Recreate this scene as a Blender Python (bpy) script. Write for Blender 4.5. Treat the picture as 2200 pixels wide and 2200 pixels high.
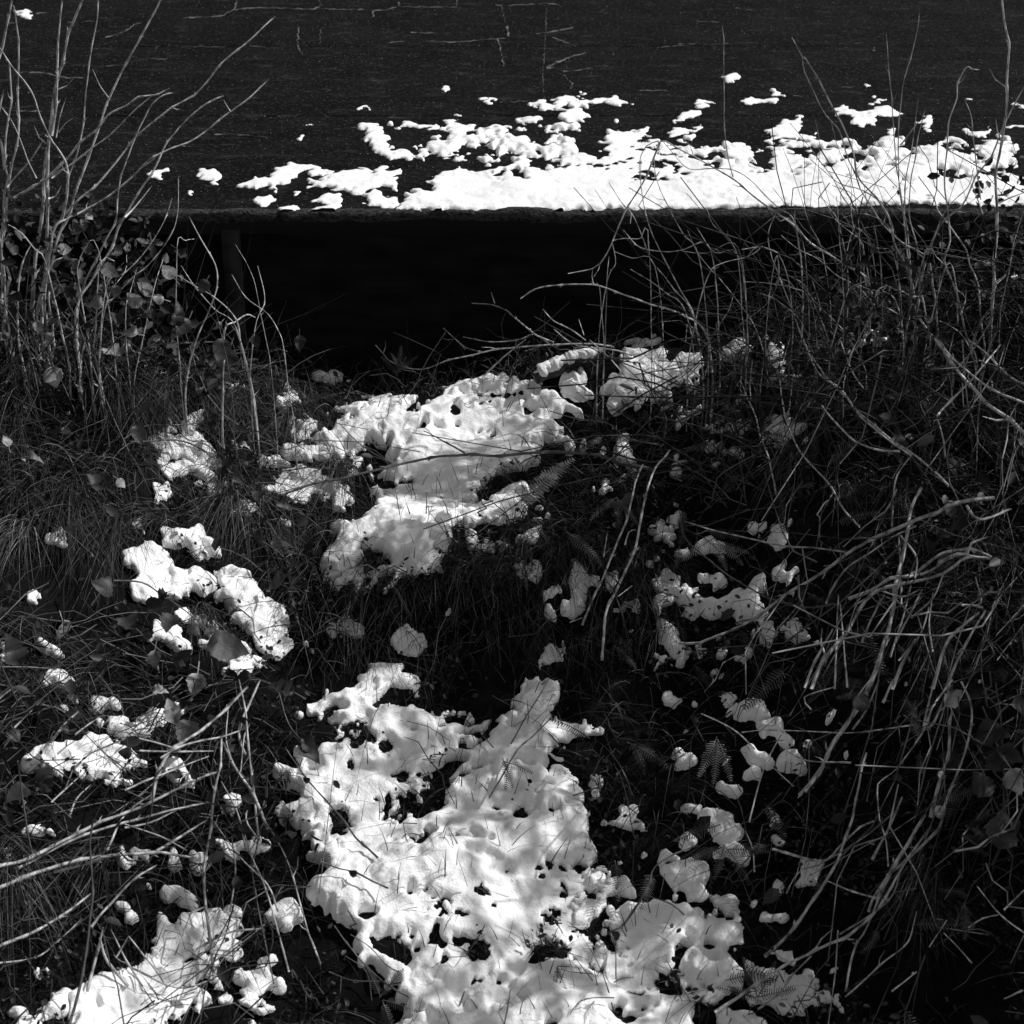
import bpy, math, random
import numpy as np
from mathutils import Vector
for o in list(bpy.data.objects): bpy.data.objects.remove(o)
random.seed(7); RNG = np.random.default_rng(11)
SC = bpy.context.scene; COL = SC.collection

# ---------------------------------------------------------------- camera, sky, sun, exposure
CAM = np.array([0.0, -3.99, 2.03]); PITCH = math.radians(27.0); TAN = math.tan(math.radians(15.0))
cd = bpy.data.cameras.new('camera'); cam = bpy.data.objects.new('camera', cd); COL.objects.link(cam)
cam.location = CAM; cam.rotation_euler = (math.radians(90) - PITCH, 0, 0)
cd.sensor_width = 36; cd.lens = 18.0 / TAN; cd.clip_end = 400; cd.clip_start = .05
cd.dof.use_dof = True; cd.dof.focus_distance = 4.25; cd.dof.aperture_fstop = 9
SC.camera = cam
SUN_DIR = Vector((0.62, 0.13, 0.66)).normalized()          # towards the sun: right of the frame, a little behind the road
w = bpy.data.worlds.new('World'); SC.world = w; w.use_nodes = True
nt = w.node_tree; nt.nodes.clear()
sky = nt.nodes.new('ShaderNodeTexSky'); sky.sky_type = 'NISHITA'; sky.sun_disc = False
sky.sun_elevation = math.asin(SUN_DIR.z); sky.sun_rotation = math.atan2(SUN_DIR.x, SUN_DIR.y)
bw = nt.nodes.new('ShaderNodeRGBToBW'); bg = nt.nodes.new('ShaderNodeBackground'); wo = nt.nodes.new('ShaderNodeOutputWorld')
bg.inputs[1].default_value = 0.098
nt.links.new(sky.outputs[0], bw.inputs[0]); nt.links.new(bw.outputs[0], bg.inputs[0]); nt.links.new(bg.outputs[0], wo.inputs[0])
sl = bpy.data.lights.new('sun', 'SUN'); sl.energy = 3.9; sl.angle = math.radians(.53); sl.color = (1, 1, 1)
so = bpy.data.objects.new('sun', sl); COL.objects.link(so); so.rotation_euler = SUN_DIR.to_track_quat('Z', 'Y').to_euler()
SC.view_settings.view_transform = 'Standard'; SC.view_settings.look = 'None'
SC.view_settings.exposure = 0.0; SC.view_settings.gamma = 1; SC.view_settings.use_curve_mapping = False

# ---------------------------------------------------------------- pixel <-> world
CP, SP = math.cos(PITCH), math.sin(PITCH)
def ray(px, py):
    sx = (px - 1100) / 1100 * TAN; sy = (1100 - py) / 1100 * TAN
    return np.array([sx, CP + sy * SP, -SP + sy * CP])
def project(P):
    D = P - CAM
    f = D[..., 1] * CP - D[..., 2] * SP; u = D[..., 1] * SP + D[..., 2] * CP
    return 1100 + D[..., 0] / f / TAN * 1100, 1100 - u / f / TAN * 1100
def at_y(px, py, Y):
    d = ray(px, py); return CAM + d * ((Y - CAM[1]) / d[1])
def at_z(px, py, Z):
    d = ray(px, py); return CAM + d * ((Z - CAM[2]) / d[2])
C = .38302
CROPS = {1: (0, 0), 2: (730, 0), 3: (1460, 0), 4: (0, 730), 5: (730, 730), 6: (1460, 730), 7: (0, 1460), 8: (730, 1460), 9: (1460, 1460)}
def pts(k, s):
    ox, oy = CROPS[k]
    return np.array([[ox + C * float(a) , oy + C * float(b)] for a, b in (q.split(',') for q in s.split())])

# ---------------------------------------------------------------- noise and filters on grids
def gblur(a, s):
    if s <= 0: return a
    n = max(1, int(3 * s)); k = np.exp(-.5 * (np.arange(-n, n + 1) / s) ** 2); k /= k.sum()
    p = np.pad(a, ((n, n), (0, 0)), mode='edge'); out = np.zeros(a.shape)
    for i in range(2 * n + 1): out += k[i] * p[i:i + a.shape[0]]
    p = np.pad(out, ((0, 0), (n, n)), mode='edge'); out = np.zeros(a.shape)
    for i in range(2 * n + 1): out += k[i] * p[:, i:i + a.shape[1]]
    return out
def gnoise(shape, s, rng=RNG):
    q = max(1, int(s / 2)); sh = (shape[0] // q + 4, shape[1] // q + 4)
    a = gblur(rng.standard_normal(sh), s / q); a /= a.std() + 1e-9
    yy = np.linspace(1, sh[0] - 3, shape[0]); xx = np.linspace(1, sh[1] - 3, shape[1])
    return bil(a, yy[:, None], xx[None, :])
def bil(a, y, x):
    y = np.clip(y, 0, a.shape[0] - 1.001); x = np.clip(x, 0, a.shape[1] - 1.001)
    i = np.floor(y).astype(int); j = np.floor(x).astype(int); fy = y - i; fx = x - j
    return (a[i, j] * (1 - fy) * (1 - fx) + a[i + 1, j] * fy * (1 - fx) + a[i, j + 1] * (1 - fy) * fx + a[i + 1, j + 1] * fy * fx)
def sst(a, b, x):
    t = np.clip((x - a) / (b - a), 0, 1); return t * t * (3 - 2 * t)
def inpoly(X, Y, P):
    r = np.zeros(X.shape, bool); n = len(P)
    for i in range(n):
        x1, y1 = P[i]; x2, y2 = P[(i + 1) % n]
        if y1 == y2: continue
        c = (Y > min(y1, y2)) & (Y <= max(y1, y2))
        r ^= c & (X < x1 + (Y - y1) * (x2 - x1) / (y2 - y1))
    return r

# ---------------------------------------------------------------- materials (the photograph is black and white: every colour is a grey)
def mat(name, lo, hi, rough=.8, scale=8.0, stretch=(1, 1, 1), bump=0.0, bscale=200, attr=False, spec=.3, detail=6, ramp=(.35, .68), trans=0):
    m = bpy.data.materials.new(name); m.use_nodes = True; t = m.node_tree; N = t.nodes; L = t.links
    b = N['Principled BSDF']; b.inputs['Roughness'].default_value = rough; b.inputs['Specular IOR Level'].default_value = spec
    tc = N.new('ShaderNodeTexCoord'); mp = N.new('ShaderNodeMapping'); mp.inputs['Scale'].default_value = stretch
    L.new(tc.outputs['Object'], mp.inputs[0])
    n = N.new('ShaderNodeTexNoise'); n.inputs['Scale'].default_value = scale; n.inputs['Detail'].default_value = detail; L.new(mp.outputs[0], n.inputs['Vector'])
    r = N.new('ShaderNodeValToRGB'); r.color_ramp.elements[0].position = ramp[0]; r.color_ramp.elements[1].position = ramp[1]
    r.color_ramp.elements[0].color = (lo, lo, lo, 1); r.color_ramp.elements[1].color = (hi, hi, hi, 1); L.new(n.outputs[0], r.inputs[0])
    out = r.outputs[0]
    if attr:
        a = N.new('ShaderNodeAttribute'); a.attribute_name = 'tone'
        x = N.new('ShaderNodeMix'); x.data_type = 'RGBA'; x.blend_type = 'MULTIPLY'; x.inputs[0].default_value = 1
        L.new(out, x.inputs[6]); L.new(a.outputs['Fac'], x.inputs[7]); out = x.outputs[2]
    L.new(out, b.inputs['Base Color'])
    if bump:
        n2 = N.new('ShaderNodeTexNoise'); n2.inputs['Scale'].default_value = bscale; n2.inputs['Detail'].default_value = 4; L.new(mp.outputs[0], n2.inputs['Vector'])
        bp = N.new('ShaderNodeBump'); bp.inputs['Strength'].default_value = 1; bp.inputs['Distance'].default_value = bump
        L.new(n2.outputs[0], bp.inputs['Height']); L.new(bp.outputs[0], b.inputs['Normal'])
    return m
M_SNOW = mat('snow', .86, .94, .65, 30, bump=.0022, bscale=210, spec=.2)
_b = M_SNOW.node_tree.nodes['Principled BSDF']; _b.inputs['Subsurface Weight'].default_value = .35; _b.inputs['Subsurface Radius'].default_value = (.006, .006, .006); _b.inputs['Subsurface Scale'].default_value = 1.0
M_SOIL = mat('soil', .0015, .006, .95, 14, bump=.004, bscale=90, spec=.1)
M_BLADE = mat('grass_blade', .26, .50, .55, 25, attr=True, spec=.3)
M_BARK = mat('twig_bark', .16, .78, .6, 75, (1, 1, .5), bump=.0008, bscale=400, spec=.35)
M_DARKBARK = mat('dark_bark', .02, .07, .6, 60, bump=.0008, bscale=400, spec=.3)
M_CANE = mat('bramble_cane', .05, .13, .45, 50, bump=.0006, bscale=300, spec=.4)
M_STRAW = mat('straw', .10, .6, .55, 60, (1, 1, .3), bump=.0004, bscale=500, spec=.35)
M_LEAF = mat('leaf', .012, .04, .5, 40, bump=.001, bscale=180, spec=.25)
M_PALE = mat('pale_leaf', .08, .34, .5, 60, bump=.001, bscale=180, spec=.4)
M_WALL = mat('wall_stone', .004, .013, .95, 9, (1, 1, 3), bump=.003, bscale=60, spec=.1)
M_KERB = mat('kerb_concrete', .006, .075, .9, 130, (.7, 1, 1), bump=.007, bscale=190, spec=.1, ramp=(.3, .75))
M_CRACK = mat('crack_deposit', .02, .15, .9, 30, (1, .5, 1), spec=.1, ramp=(.38, .6))
def road_mat():
    m = bpy.data.materials.new('road_surface'); m.use_nodes = True; t = m.node_tree; N = t.nodes; L = t.links; b = N['Principled BSDF']
    b.inputs['Roughness'].default_value = .92; b.inputs['Specular IOR Level'].default_value = .08
    tc = N.new('ShaderNodeTexCoord')
    def noise(scale, st, det):
        mp = N.new('ShaderNodeMapping'); mp.inputs['Scale'].default_value = st; L.new(tc.outputs['Object'], mp.inputs[0])
        n = N.new('ShaderNodeTexNoise'); n.inputs['Scale'].default_value = scale; n.inputs['Detail'].default_value = det; L.new(mp.outputs[0], n.inputs['Vector']); return n
    def ramp(n, p0, p1, a, c):
        r = N.new('ShaderNodeValToRGB'); e = r.color_ramp.elements; e[0].position = p0; e[1].position = p1
        e[0].color = (a, a, a, 1); e[1].color = (c, c, c, 1); L.new(n.outputs[0], r.inputs[0]); return r.outputs[0]
    def add(a, c):
        x = N.new('ShaderNodeMix'); x.data_type = 'RGBA'; x.blend_type = 'ADD'; x.inputs[0].default_value = 1; L.new(a, x.inputs[6]); L.new(c, x.inputs[7]); return x.outputs[2]
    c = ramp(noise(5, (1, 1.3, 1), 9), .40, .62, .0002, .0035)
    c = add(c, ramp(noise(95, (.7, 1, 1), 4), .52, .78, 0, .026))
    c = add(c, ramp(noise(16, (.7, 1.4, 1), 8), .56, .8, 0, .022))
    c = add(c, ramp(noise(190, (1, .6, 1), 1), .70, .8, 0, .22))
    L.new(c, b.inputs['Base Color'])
    n2 = noise(150, (1, 1, 1), 4); bp = N.new('ShaderNodeBump'); bp.inputs['Distance'].default_value = .006; bp.inputs['Strength'].default_value = 1
    L.new(n2.outputs[0], bp.inputs['Height']); L.new(bp.outputs[0], b.inputs['Normal'])
    return m
M_ROAD = road_mat()

# ---------------------------------------------------------------- object helpers
def link(name, V, F, m, parent=None, smooth=True, tone=None):
    """V (n,3), F (k,3 or 4) -> one mesh object"""
    V = np.asarray(V, dtype=np.float32); F = np.asarray(F, dtype=np.int32); k = F.shape[1]
    me = bpy.data.meshes.new(name); me.vertices.add(len(V)); me.vertices.foreach_set('co', V.ravel())
    me.loops.add(F.size); me.loops.foreach_set('vertex_index', F.ravel())
    me.polygons.add(len(F)); me.polygons.foreach_set('loop_start', np.arange(len(F), dtype=np.int32) * k)
    me.update(calc_edges=True)
    if smooth: me.polygons.foreach_set('use_smooth', np.ones(len(F), bool))
    if tone is not None:
        a = me.attributes.new('tone', 'FLOAT', 'POINT'); a.data.foreach_set('value', np.asarray(tone, dtype=np.float32))
    me.materials.append(m); me.validate()
    o = bpy.data.objects.new(name, me); COL.objects.link(o)
    if parent is not None: o.parent = parent
    return o
def tag(o, label=None, cat=None, group=None, kind=None):
    for k, v in (('label', label), ('category', cat), ('group', group), ('kind', kind)):
        if v: o[k] = v
    return o
def thing(name, loc, label, cat, group=None):
    o = bpy.data.objects.new(name, None); COL.objects.link(o); o.location = loc; o.empty_display_size = .05
    return tag(o, label, cat, group)
def smooth_line(P, step=.012):
    P = np.asarray(P, float); n = len(P)
    if n < 2: return P
    Q = np.vstack([2 * P[0] - P[1], P, 2 * P[-1] - P[-2]]); out = []
    for i in range(1, n):
        p0, p1, p2, p3 = Q[i - 1], Q[i], Q[i + 1], Q[i + 2]; k = max(2, int(np.linalg.norm(p2 - p1) / step))
        t = np.linspace(0, 1, k, endpoint=False)[:, None]
        out.append(.5 * ((2 * p1) + (-p0 + p2) * t + (2 * p0 - 5 * p1 + 4 * p2 - p3) * t * t + (-p0 + 3 * p1 - 3 * p2 + p3) * t ** 3))
    out.append(P[-1:]); return np.vstack(out)
def tube(P, R, sides=6, off=0):
    """swept tube, R per point"""
    P = np.asarray(P); n = len(P); T = np.gradient(P, axis=0); T /= np.linalg.norm(T, axis=1)[:, None] + 1e-9
    ref = np.array([0.31, -.8, .5]); A = np.cross(T, ref); A /= np.linalg.norm(A, axis=1)[:, None] + 1e-9; B = np.cross(T, A)
    a = np.arange(sides) / sides * 2 * math.pi
    V = P[:, None] + (A[:, None] * np.cos(a)[None, :, None] + B[:, None] * np.sin(a)[None, :, None]) * np.asarray(R)[:, None, None]
    V = V.reshape(-1, 3); i = np.arange(n - 1)[:, None] * sides; j = np.arange(sides)[None]; j2 = (j + 1) % sides
    F = np.stack([i + j, i + j2, i + sides + j2, i + sides + j], -1).reshape(-1, 4)
    e0 = np.stack([np.full(sides // 2 - 1, 0), np.arange(1, sides - 1, 2), np.arange(2, sides, 2), np.append(np.arange(3, sides, 2), [])[:sides // 2 - 1] if sides > 4 else np.array([3])], -1).astype(int)
    e1 = e0[:, ::-1] + (n - 1) * sides
    return V, np.vstack([F, e0, e1]) + off
def stem_mesh(P, r0, r1, knobs=True, thorns=False):
    """a tapered, slightly kinked stem with swollen nodes and short side spurs"""
    L = smooth_line(P); n = len(L); s = np.linspace(0, 1, n)
    j = RNG.normal(0, 1, (n, 3)); j = np.stack([np.convolve(j[:, k], np.ones(3) / 3, 'same') for k in range(3)], 1)
    L = L + j * min(r0, r1) * .35
    R = r0 + (r1 - r0) * s ** .8; R = R * (1 + .12 * RNG.standard_normal(n) * .6)
    Vs, Fs, off = [], [], 0
    node = np.cumsum(RNG.integers(4, 12, n)); node = node[node < n - 2]
    if len(node) > 1:
        kn = np.concatenate([[0], node, [n - 1]]); ko = RNG.normal(0, 1.1, (len(kn), 3)) * max(min(r0, .004), .0012); ko[0] = ko[-1] = 0
        L = L + np.stack([np.interp(np.arange(n), kn, ko[:, k]) for k in range(3)], 1)
    if knobs:
        R[node] *= 1.35
    V, F = tube(L, R); Vs.append(V); Fs.append(F); off += len(V)
    if knobs or thorns:
        for k in node:
            t = L[min(k + 1, n - 1)] - L[k - 1]; t /= np.linalg.norm(t) + 1e-9
            d = RNG.normal(0, 1, 3); d -= t * d.dot(t); d /= np.linalg.norm(d) + 1e-9
            ln = R[k] * RNG.uniform(2.2, 4.2) if thorns or RNG.random() < .78 else min(R[k] * RNG.uniform(6, 22), .05)
            q = np.array([L[k], L[k] + (d * .8 + t * .6) * ln * .6, L[k] + (d * .75 + t * .9) * ln])
            V, F = tube(q, [R[k] * .6, R[k] * .42, R[k] * .12], 4, off); Vs.append(V); Fs.append(F); off += len(V)
    return np.vstack(Vs), np.vstack(Fs)

# ---------------------------------------------------------------- terrain
GX0, GX1, GY0, GY1, GS = -3.2, 3.2, -4.6, .62, .014
NX, NY = int((GX1 - GX0) / GS) + 1, int((GY1 - GY0) / GS) + 1
gx = GX0 + np.arange(NX) * GS; gy = GY0 + np.arange(NY) * GS
XX, YY = np.meshgrid(gx, gy)
SLOPE = math.tan(math.radians(15))
def macro(x, y):
    z = SLOPE * np.maximum(y, -2.4) + .06 * np.minimum(y + 2.4, 0)
    z = z + .20 * sst(-.42, -1.05, x) * sst(.75, .1, y)
    e = .18 + .24 * sst(-.75, -1.25, y)
    z = z + .27 * sst(e, e + .75, x)
    mid = np.exp(-((x + .03) / .36) ** 4)
    z = z + mid * (.11 * sst(-.46, -.36, y) - .11 * sst(-.30, .25, y))
    z = z + .09 * np.exp(-((x - .08) / .28) ** 2 - ((y - .43) / .13) ** 2)
    z = z - .085 * np.exp(-((x + .28) / .24) ** 2 - ((y - .5) / .12) ** 2)
    return z
ZZ = macro(XX, YY) + .016 * gnoise(XX.shape, .11 / GS) + .009 * gnoise(XX.shape, .04 / GS) + .004 * gnoise(XX.shape, .016 / GS)
def gz(x, y): return bil(ZZ, (np.asarray(y) - GY0) / GS, (np.asarray(x) - GX0) / GS)
def on_ground(px, py, lift=0.0):
    d = ray(px, py); t = 2.6
    for _ in range(700):
        p = CAM + d * t
        if p[2] <= gz(p[0], p[1]) + lift or p[1] > .56: break
        t += .006
    return CAM + d * t
def quads(ny, nx):
    i = np.arange(ny - 1)[:, None] * nx + np.arange(nx - 1)[None]
    return np.stack([i, i + 1, i + nx + 1, i + nx], -1)
tag(link('ground', np.stack([XX, YY, ZZ], -1).reshape(-1, 3), quads(NY, NX).reshape(-1, 4), M_SOIL), kind='structure')

# ---------------------------------------------------------------- road slab, wall below its edge, land beyond
RZ = .557; RY = .525
seamY = [float(at_z(1100, 249, RZ)[1]), float(at_z(1100, 100, RZ)[1])]
prof = [(.585, .488, .2), (.54, .490, .6), (.529, .494, 1), (.525, .503, 1), (.524, .520, 1), (.5245, .538, 1), (.528, .548, 1), (.536, .554, .6), (.55, .5565, .3)]
ys = [.57, .62]
yy = .70
while yy < 4.2: ys.append(yy); yy += .09
for s in seamY: ys += [s - .008, s - .004, s + .004, s + .008]
ys = sorted(ys + [6, 9, 14])
for y in ys: prof.append((y, RZ - (.002 if any(abs(y - s) < .005 for s in seamY) else 0), .15))
prof = np.array(prof); prof[:9, 1] = RZ - (RZ - prof[:9, 1]) * .48; rx = np.concatenate([np.linspace(-14, -2.2, 6)[:-1], np.arange(-2.2, 2.2, .011), np.linspace(2.2, 14, 6)])
nz = gnoise((len(prof), len(rx)), 1.2); nz2 = gnoise((len(prof), len(rx)), 8)
PV = np.zeros((len(prof), len(rx), 3)); PV[..., 0] = rx[None]
PV[..., 1] = prof[:, None, 0] + (nz * .0024 + nz2 * .0025) * prof[:, None, 2] * (prof[:, None, 0] < .56); PV[..., 2] = prof[:, None, 1] + (nz * .0022 + nz2 * .002) * np.where(prof[:, None, 0] < .56, prof[:, None, 2], .06)
notch = [(-.575, .010, .013), (-.985, .03, .008), (-.20, .05, .006), (.36, .03, .006)]
for nx_, nw, nd in notch:
    g = np.exp(-((rx - nx_) / nw) ** 2); PV[:4, :, 2] += g[None] * nd; PV[2:8, :, 1] += g[None] * nd * .8
tag(link('kerb', PV[:9].reshape(-1, 3), quads(9, len(rx)).reshape(-1, 4), M_KERB), kind='structure')
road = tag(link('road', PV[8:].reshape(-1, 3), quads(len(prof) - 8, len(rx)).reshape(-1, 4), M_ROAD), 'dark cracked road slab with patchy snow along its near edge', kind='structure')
wx = np.arange(-6, 6.01, .05); wz = np.arange(-.3, .4901, .03)
WX, WZ = np.meshgrid(wx, wz); WY = .585 + .006 * gnoise(WX.shape, 2)
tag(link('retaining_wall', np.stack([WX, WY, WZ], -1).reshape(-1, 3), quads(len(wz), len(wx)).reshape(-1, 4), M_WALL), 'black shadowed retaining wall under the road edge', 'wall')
RW = bpy.data.objects['retaining_wall']; M_PIER = mat('pier_concrete', .02, .06, .95, 12, bump=.003, bscale=60, spec=.1)
a_ = at_y(470, 480, .56); b_ = at_y(512, 480, .56); pz = np.linspace(-.2, .50, 20); pc = np.array([(a_[0], .583), (a_[0] + .004, .556), (b_[0] - .004, .556), (b_[0], .583)])
PP = np.array([[(x_, y_ + RNG.normal(0, .0012), z_) for x_, y_ in pc] for z_ in pz]); link('pier', PP.reshape(-1, 3), quads(20, 4).reshape(-1, 4), M_PIER, RW, smooth=False)
tag(link('field', [(-150, 13.9, .50), (150, 13.9, .50), (150, 300, .5), (-150, 300, .5)], [(0, 1, 2, 3)], M_SOIL), kind='structure')
tag(link('outer_ground', [(-150, -150, -1.25), (150, -150, -1.25), (150, .6, -1.25), (-150, .6, -1.25)], [(0, 1, 2, 3)], M_SOIL), kind='structure')
# cracks with pale deposit on the road: low ragged ridges
CRK = [(1, '1030,100 1130,95 1240,90 1310,55 1430,45 1530,45 1640,50 1760,50 1800,30', 9), (1, '1800,30 1785,0 1770,-40', 8), (1, '1310,55 1325,10 1310,-30', 8), (2, '-90,50 100,55 240,58 330,38 480,40 660,38', 10), (2, '330,38 330,10', 9), (2, '185,60 190,95', 14), (2, '655,40 655,0', 8), (2, '870,30 1000,28 1150,20 1230,28', 7), (2, '1155,20 1155,180 1140,400 1145,560', 3),
 (2, '400,183 530,185', 7), (2, '480,230 640,235 750,228 880,218 940,210', 6), (2, '270,240 370,230', 5), (2, '880,218 905,290 920,370', 10), (2, '935,150 945,205', 14), (2, '1100,190 1200,175 1320,150', 10), (2, '1190,207 1250,230 1320,258', 10), (2, '1160,380 1230,345 1290,320 1385,295', 11), (2, '1160,380 1215,380', 8), (2, '1250,400 1330,395 1430,375 1510,368', 6), (2, '1250,415 1300,470 1300,500', 6), (2, '1780,270 1932,250', 5), (2, '1530,280 1535,310', 7), (2, '900,575 1080,566 1160,570', 4), (2, '270,660 360,664', 4), (2, '120,710 60,712', 4), (2, '905,30 930,130', 4), (2, '1680,510 1840,505', 5),
 (1, '110,408 220,407 290,420 360,435 480,438', 9), (1, '590,210 690,180 760,135 800,128', 10), (1, '740,350 830,330 930,335', 7), (1, '1020,265 1180,262 1260,262', 6), (1, '1390,258 1500,268', 7), (1, '1675,150 1672,260 1700,310', 9), (1, '1200,755 1290,752 1510,770', 5), (1, '60,620 200,625 320,622', 6), (1, '200,75 280,72', 9), (1, '600,370 720,360', 5), (1, '380,125 560,120', 4), (1, '20,130 100,128', 6), (1, '160,515 240,510', 5), (1, '1420,550 1460,555', 6), (1, '1790,250 1800,160', 3),
 (3, '315,45 450,65', 5), (3, '0,245 320,247', 3), (3, '90,120 230,125', 4), (3, '520,288 560,288', 5), (3, '900,245 1030,240', 2), (3, '900,490 1000,485', 3), (3, '640,535 690,540', 5), (3, '1090,290 1095,265', 14)]
for k, s, wd in CRK:
    P = pts(k, s); W = np.array([at_z(a, b, RZ + .0006) for a, b in P]); Lc = smooth_line(W, .012)
    Lc = Lc + np.stack([RNG.normal(0, .0018, len(Lc)), RNG.normal(0, .004, len(Lc)), np.zeros(len(Lc))], 1)
    hw = wd * C * .5 * .0013 * np.clip(RNG.normal(.9, .5, len(Lc)), .12, 2)
    V, F = tube(Lc, np.ones(len(Lc)), 6); V = V.reshape(-1, 6, 3); D = (V - Lc[:, None]); D = D * hw[:, None, None] * np.array([1, 3.2, .5]); V = (Lc[:, None] + D).reshape(-1, 3)
    link('crack', V, F, M_CRACK, road)

# ---------------------------------------------------------------- snow
SNOWMASK = np.zeros(XX.shape, bool)
GN = np.array([0, -math.sin(math.radians(15)), math.cos(math.radians(15))])
class Frame:
    def __init__(s, x0, x1, y0, y1, dx, dy, base, normal, lift):
        s.x = np.arange(x0, x1, dx); s.y = np.arange(y0, y1, dy); s.X, s.Y = np.meshgrid(s.x, s.y); s.Z = base(s.X, s.Y)
        s.n = normal; s.dx, s.dy = dx, dy; s.B = np.stack([s.X, s.Y, s.Z], -1); s.px, s.py = project(s.B + normal * lift)
        s.n1 = gnoise(s.X.shape, .006 / dx); s.n2 = gnoise(s.X.shape, .02 / dx); s.n3 = gnoise(s.X.shape, .06 / dx); s.n00 = gnoise(s.X.shape, 1.0); _q = gnoise((s.X.shape[0], s.X.shape[1] // 2), .0125 / dx); s.n2b = bil(_q, np.arange(s.X.shape[0])[:, None] * 1.0, np.arange(s.X.shape[1])[None] * .5)
FG = Frame(-1.75, 1.75, -2.0, .56, .0036, .0036, lambda x, y: gz(x, y), GN, .025)
FR = Frame(-1.9, 1.9, .533, 2.9, .0042, .0056, lambda x, y: np.full(x.shape, RZ), np.array([0, 0, 1.0]), .004)
FGs = gblur(FG.Z, 10); FG.B[..., 2] = FGs
REST = []; PITS = []
def flush(name):
    off = 0; Vs, Fs = [], []
    for v, f in REST: Vs.append(v); Fs.append(f + off); off += len(v)
    REST.clear()
    if Vs: tag(link(name, np.vstack(Vs), np.vstack(Fs), M_SNOW), kind='stuff')
def snow_patch(fr, name, polys, holes=(), T=.03, off=.0, edge=.008, lumps=1.0, rag=1.0, rr=(.012, .026), extra=None, drop=.006, rough=1.0, kind=None, label=None, group=None, lump_h=.62, thr=.40, wobk=1.0, thin=None, pit=0, crumbs=0):
    allp = np.vstack(polys)
    if extra is None:
        inb = (fr.px > allp[:, 0].min() - 45) & (fr.px < allp[:, 0].max() + 45) & (fr.py > allp[:, 1].min() - 45) & (fr.py < allp[:, 1].max() + 45)
        if not inb.any(): return None
        r = np.where(inb.any(1))[0]; c = np.where(inb.any(0))[0]; S = (slice(r[0], r[-1] + 1), slice(c[0], c[-1] + 1))
    else: S = (slice(None), slice(None))
    px, py = fr.px[S], fr.py[S]; wob = (fr.n2[S] * 5.0 + fr.n1[S] * 4.6 + fr.n00[S] * 2.2) * wobk; ek = sst(.560, .66, fr.Y[S]) * .85 + .15 if fr is FR else 1.0; wob2 = (fr.n2[S][::-1] * 5.0 + fr.n1[S][::-1] * 4.6 + fr.n00[S][::-1] * 2.2) * .8 * wobk * ek
    m = np.zeros(px.shape, bool); hm = np.zeros(px.shape, bool)
    for P in polys: m |= inpoly(px + wob, py + wob2, P)
    if extra is not None: m |= extra
    for P in holes: hm |= inpoly(px + wob, py + wob2, P)
    m0 = m & ~hm
    if not m0.any(): return None
    def bl(a, e): return gblur(a, e / fr.dx) if abs(fr.dx - fr.dy) < 1e-6 else gblur(gblur(a, e / fr.dx * .6), e / fr.dx * .6)
    f = bl(m0.astype(float), edge) - 1.1 * bl(hm.astype(float), .004)
    band = np.clip(1 - np.abs(f - .45) / .45, 0, 1)
    f = f + rag * (.13 * fr.n1[S] + .09 * fr.n2[S] + .04 * fr.n00[S]) * band
    dip = 0
    if pit:
        qr = 1.0 * fr.n2b[S] + .55 * fr.n1[S] + .4 * fr.n00[S] - 1.25 + 1.1 * np.clip(-fr.n3[S] - .1, -1, .9) + .35 * np.clip(.9 - bl(m0.astype(float), .03), 0, .6) / .6
        f = f - pit * np.clip(qr, 0, 1.2); dip = sst(-1.1, .1, gblur(qr, 1.0)) * .8
    if crumbs: f = f + crumbs * np.clip(.75 * fr.n1[S][:, ::-1] + .75 * fr.n00[S] - .95, 0, .8) * np.clip(bl(m0.astype(float), .014) * 3 - .25, 0, 1) * (f < .5)
    if thin is not None: f = f - thin(fr.X[S], fr.Y[S]) * np.clip(.55 * fr.n2[S] + .30 * fr.n1[S] + .22 * fr.n00[S] + .35, 0, 1.4)
    g = np.clip((f - thr) / (1 - thr), 0, 1); fw = bl(m0.astype(float), .035)
    h = T * np.sqrt(g) * (.45 + .55 * np.clip(fw * 1.1, 0, 1))
    area = m0.sum() * fr.dx * fr.dy; H, Wd = h.shape
    def lumps_of(n, lo, hi, k, ii, jj, base):
        for q in range(n if len(ii) else 0):
            w_ = RNG.integers(len(ii)); i, j = ii[w_], jj[w_]; rad = lo + (hi - lo) * RNG.random() ** 1.8; a, b2 = int(rad / fr.dy) + 1, int(rad / fr.dx) + 1
            i0, i1, j0, j1 = max(0, i - a), min(H, i + a + 1), max(0, j - b2), min(Wd, j + b2 + 1)
            yy_, xx_ = np.mgrid[i0:i1, j0:j1]; d2 = ((yy_ - i) * fr.dy) ** 2 + ((xx_ - j) * fr.dx) ** 2
            base[i0:i1, j0:j1] = np.maximum(base[i0:i1, j0:j1], np.sqrt(np.clip(rad ** 2 - d2, 0, None)) * k)
        return base
    eb = np.where((f > .45) & (fw < .85)); co = np.where((f > .75) & (fr.n3[S] > .0)); al = np.where((f > .4) & ((fw < .93) | (fr.n3[S] > .55)))
    nb = int(lumps * area / (rr[0] + rr[1]) ** 2 * 2.4)
    bump = lumps_of(nb, rr[0], rr[1], lump_h, *eb, np.zeros(h.shape)); bump = lumps_of(nb // 3, rr[0], rr[1] * 1.6, lump_h * .6, *co, bump); bump = gblur(bump, 1.1)
    fine = gblur(lumps_of(int(lumps * area / .014 ** 2 * .9), .003, .0095, .65, *al, np.zeros(h.shape)), .7)
    fine = np.maximum(fine, gblur(lumps_of(int(lumps * area / .008 ** 2 * .35), .0016, .0042, 1.0, *np.where((f > .3) & (fr.n3[S] + .5 * fr.n2[S] > .1)), np.zeros(h.shape)), .5))
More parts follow.
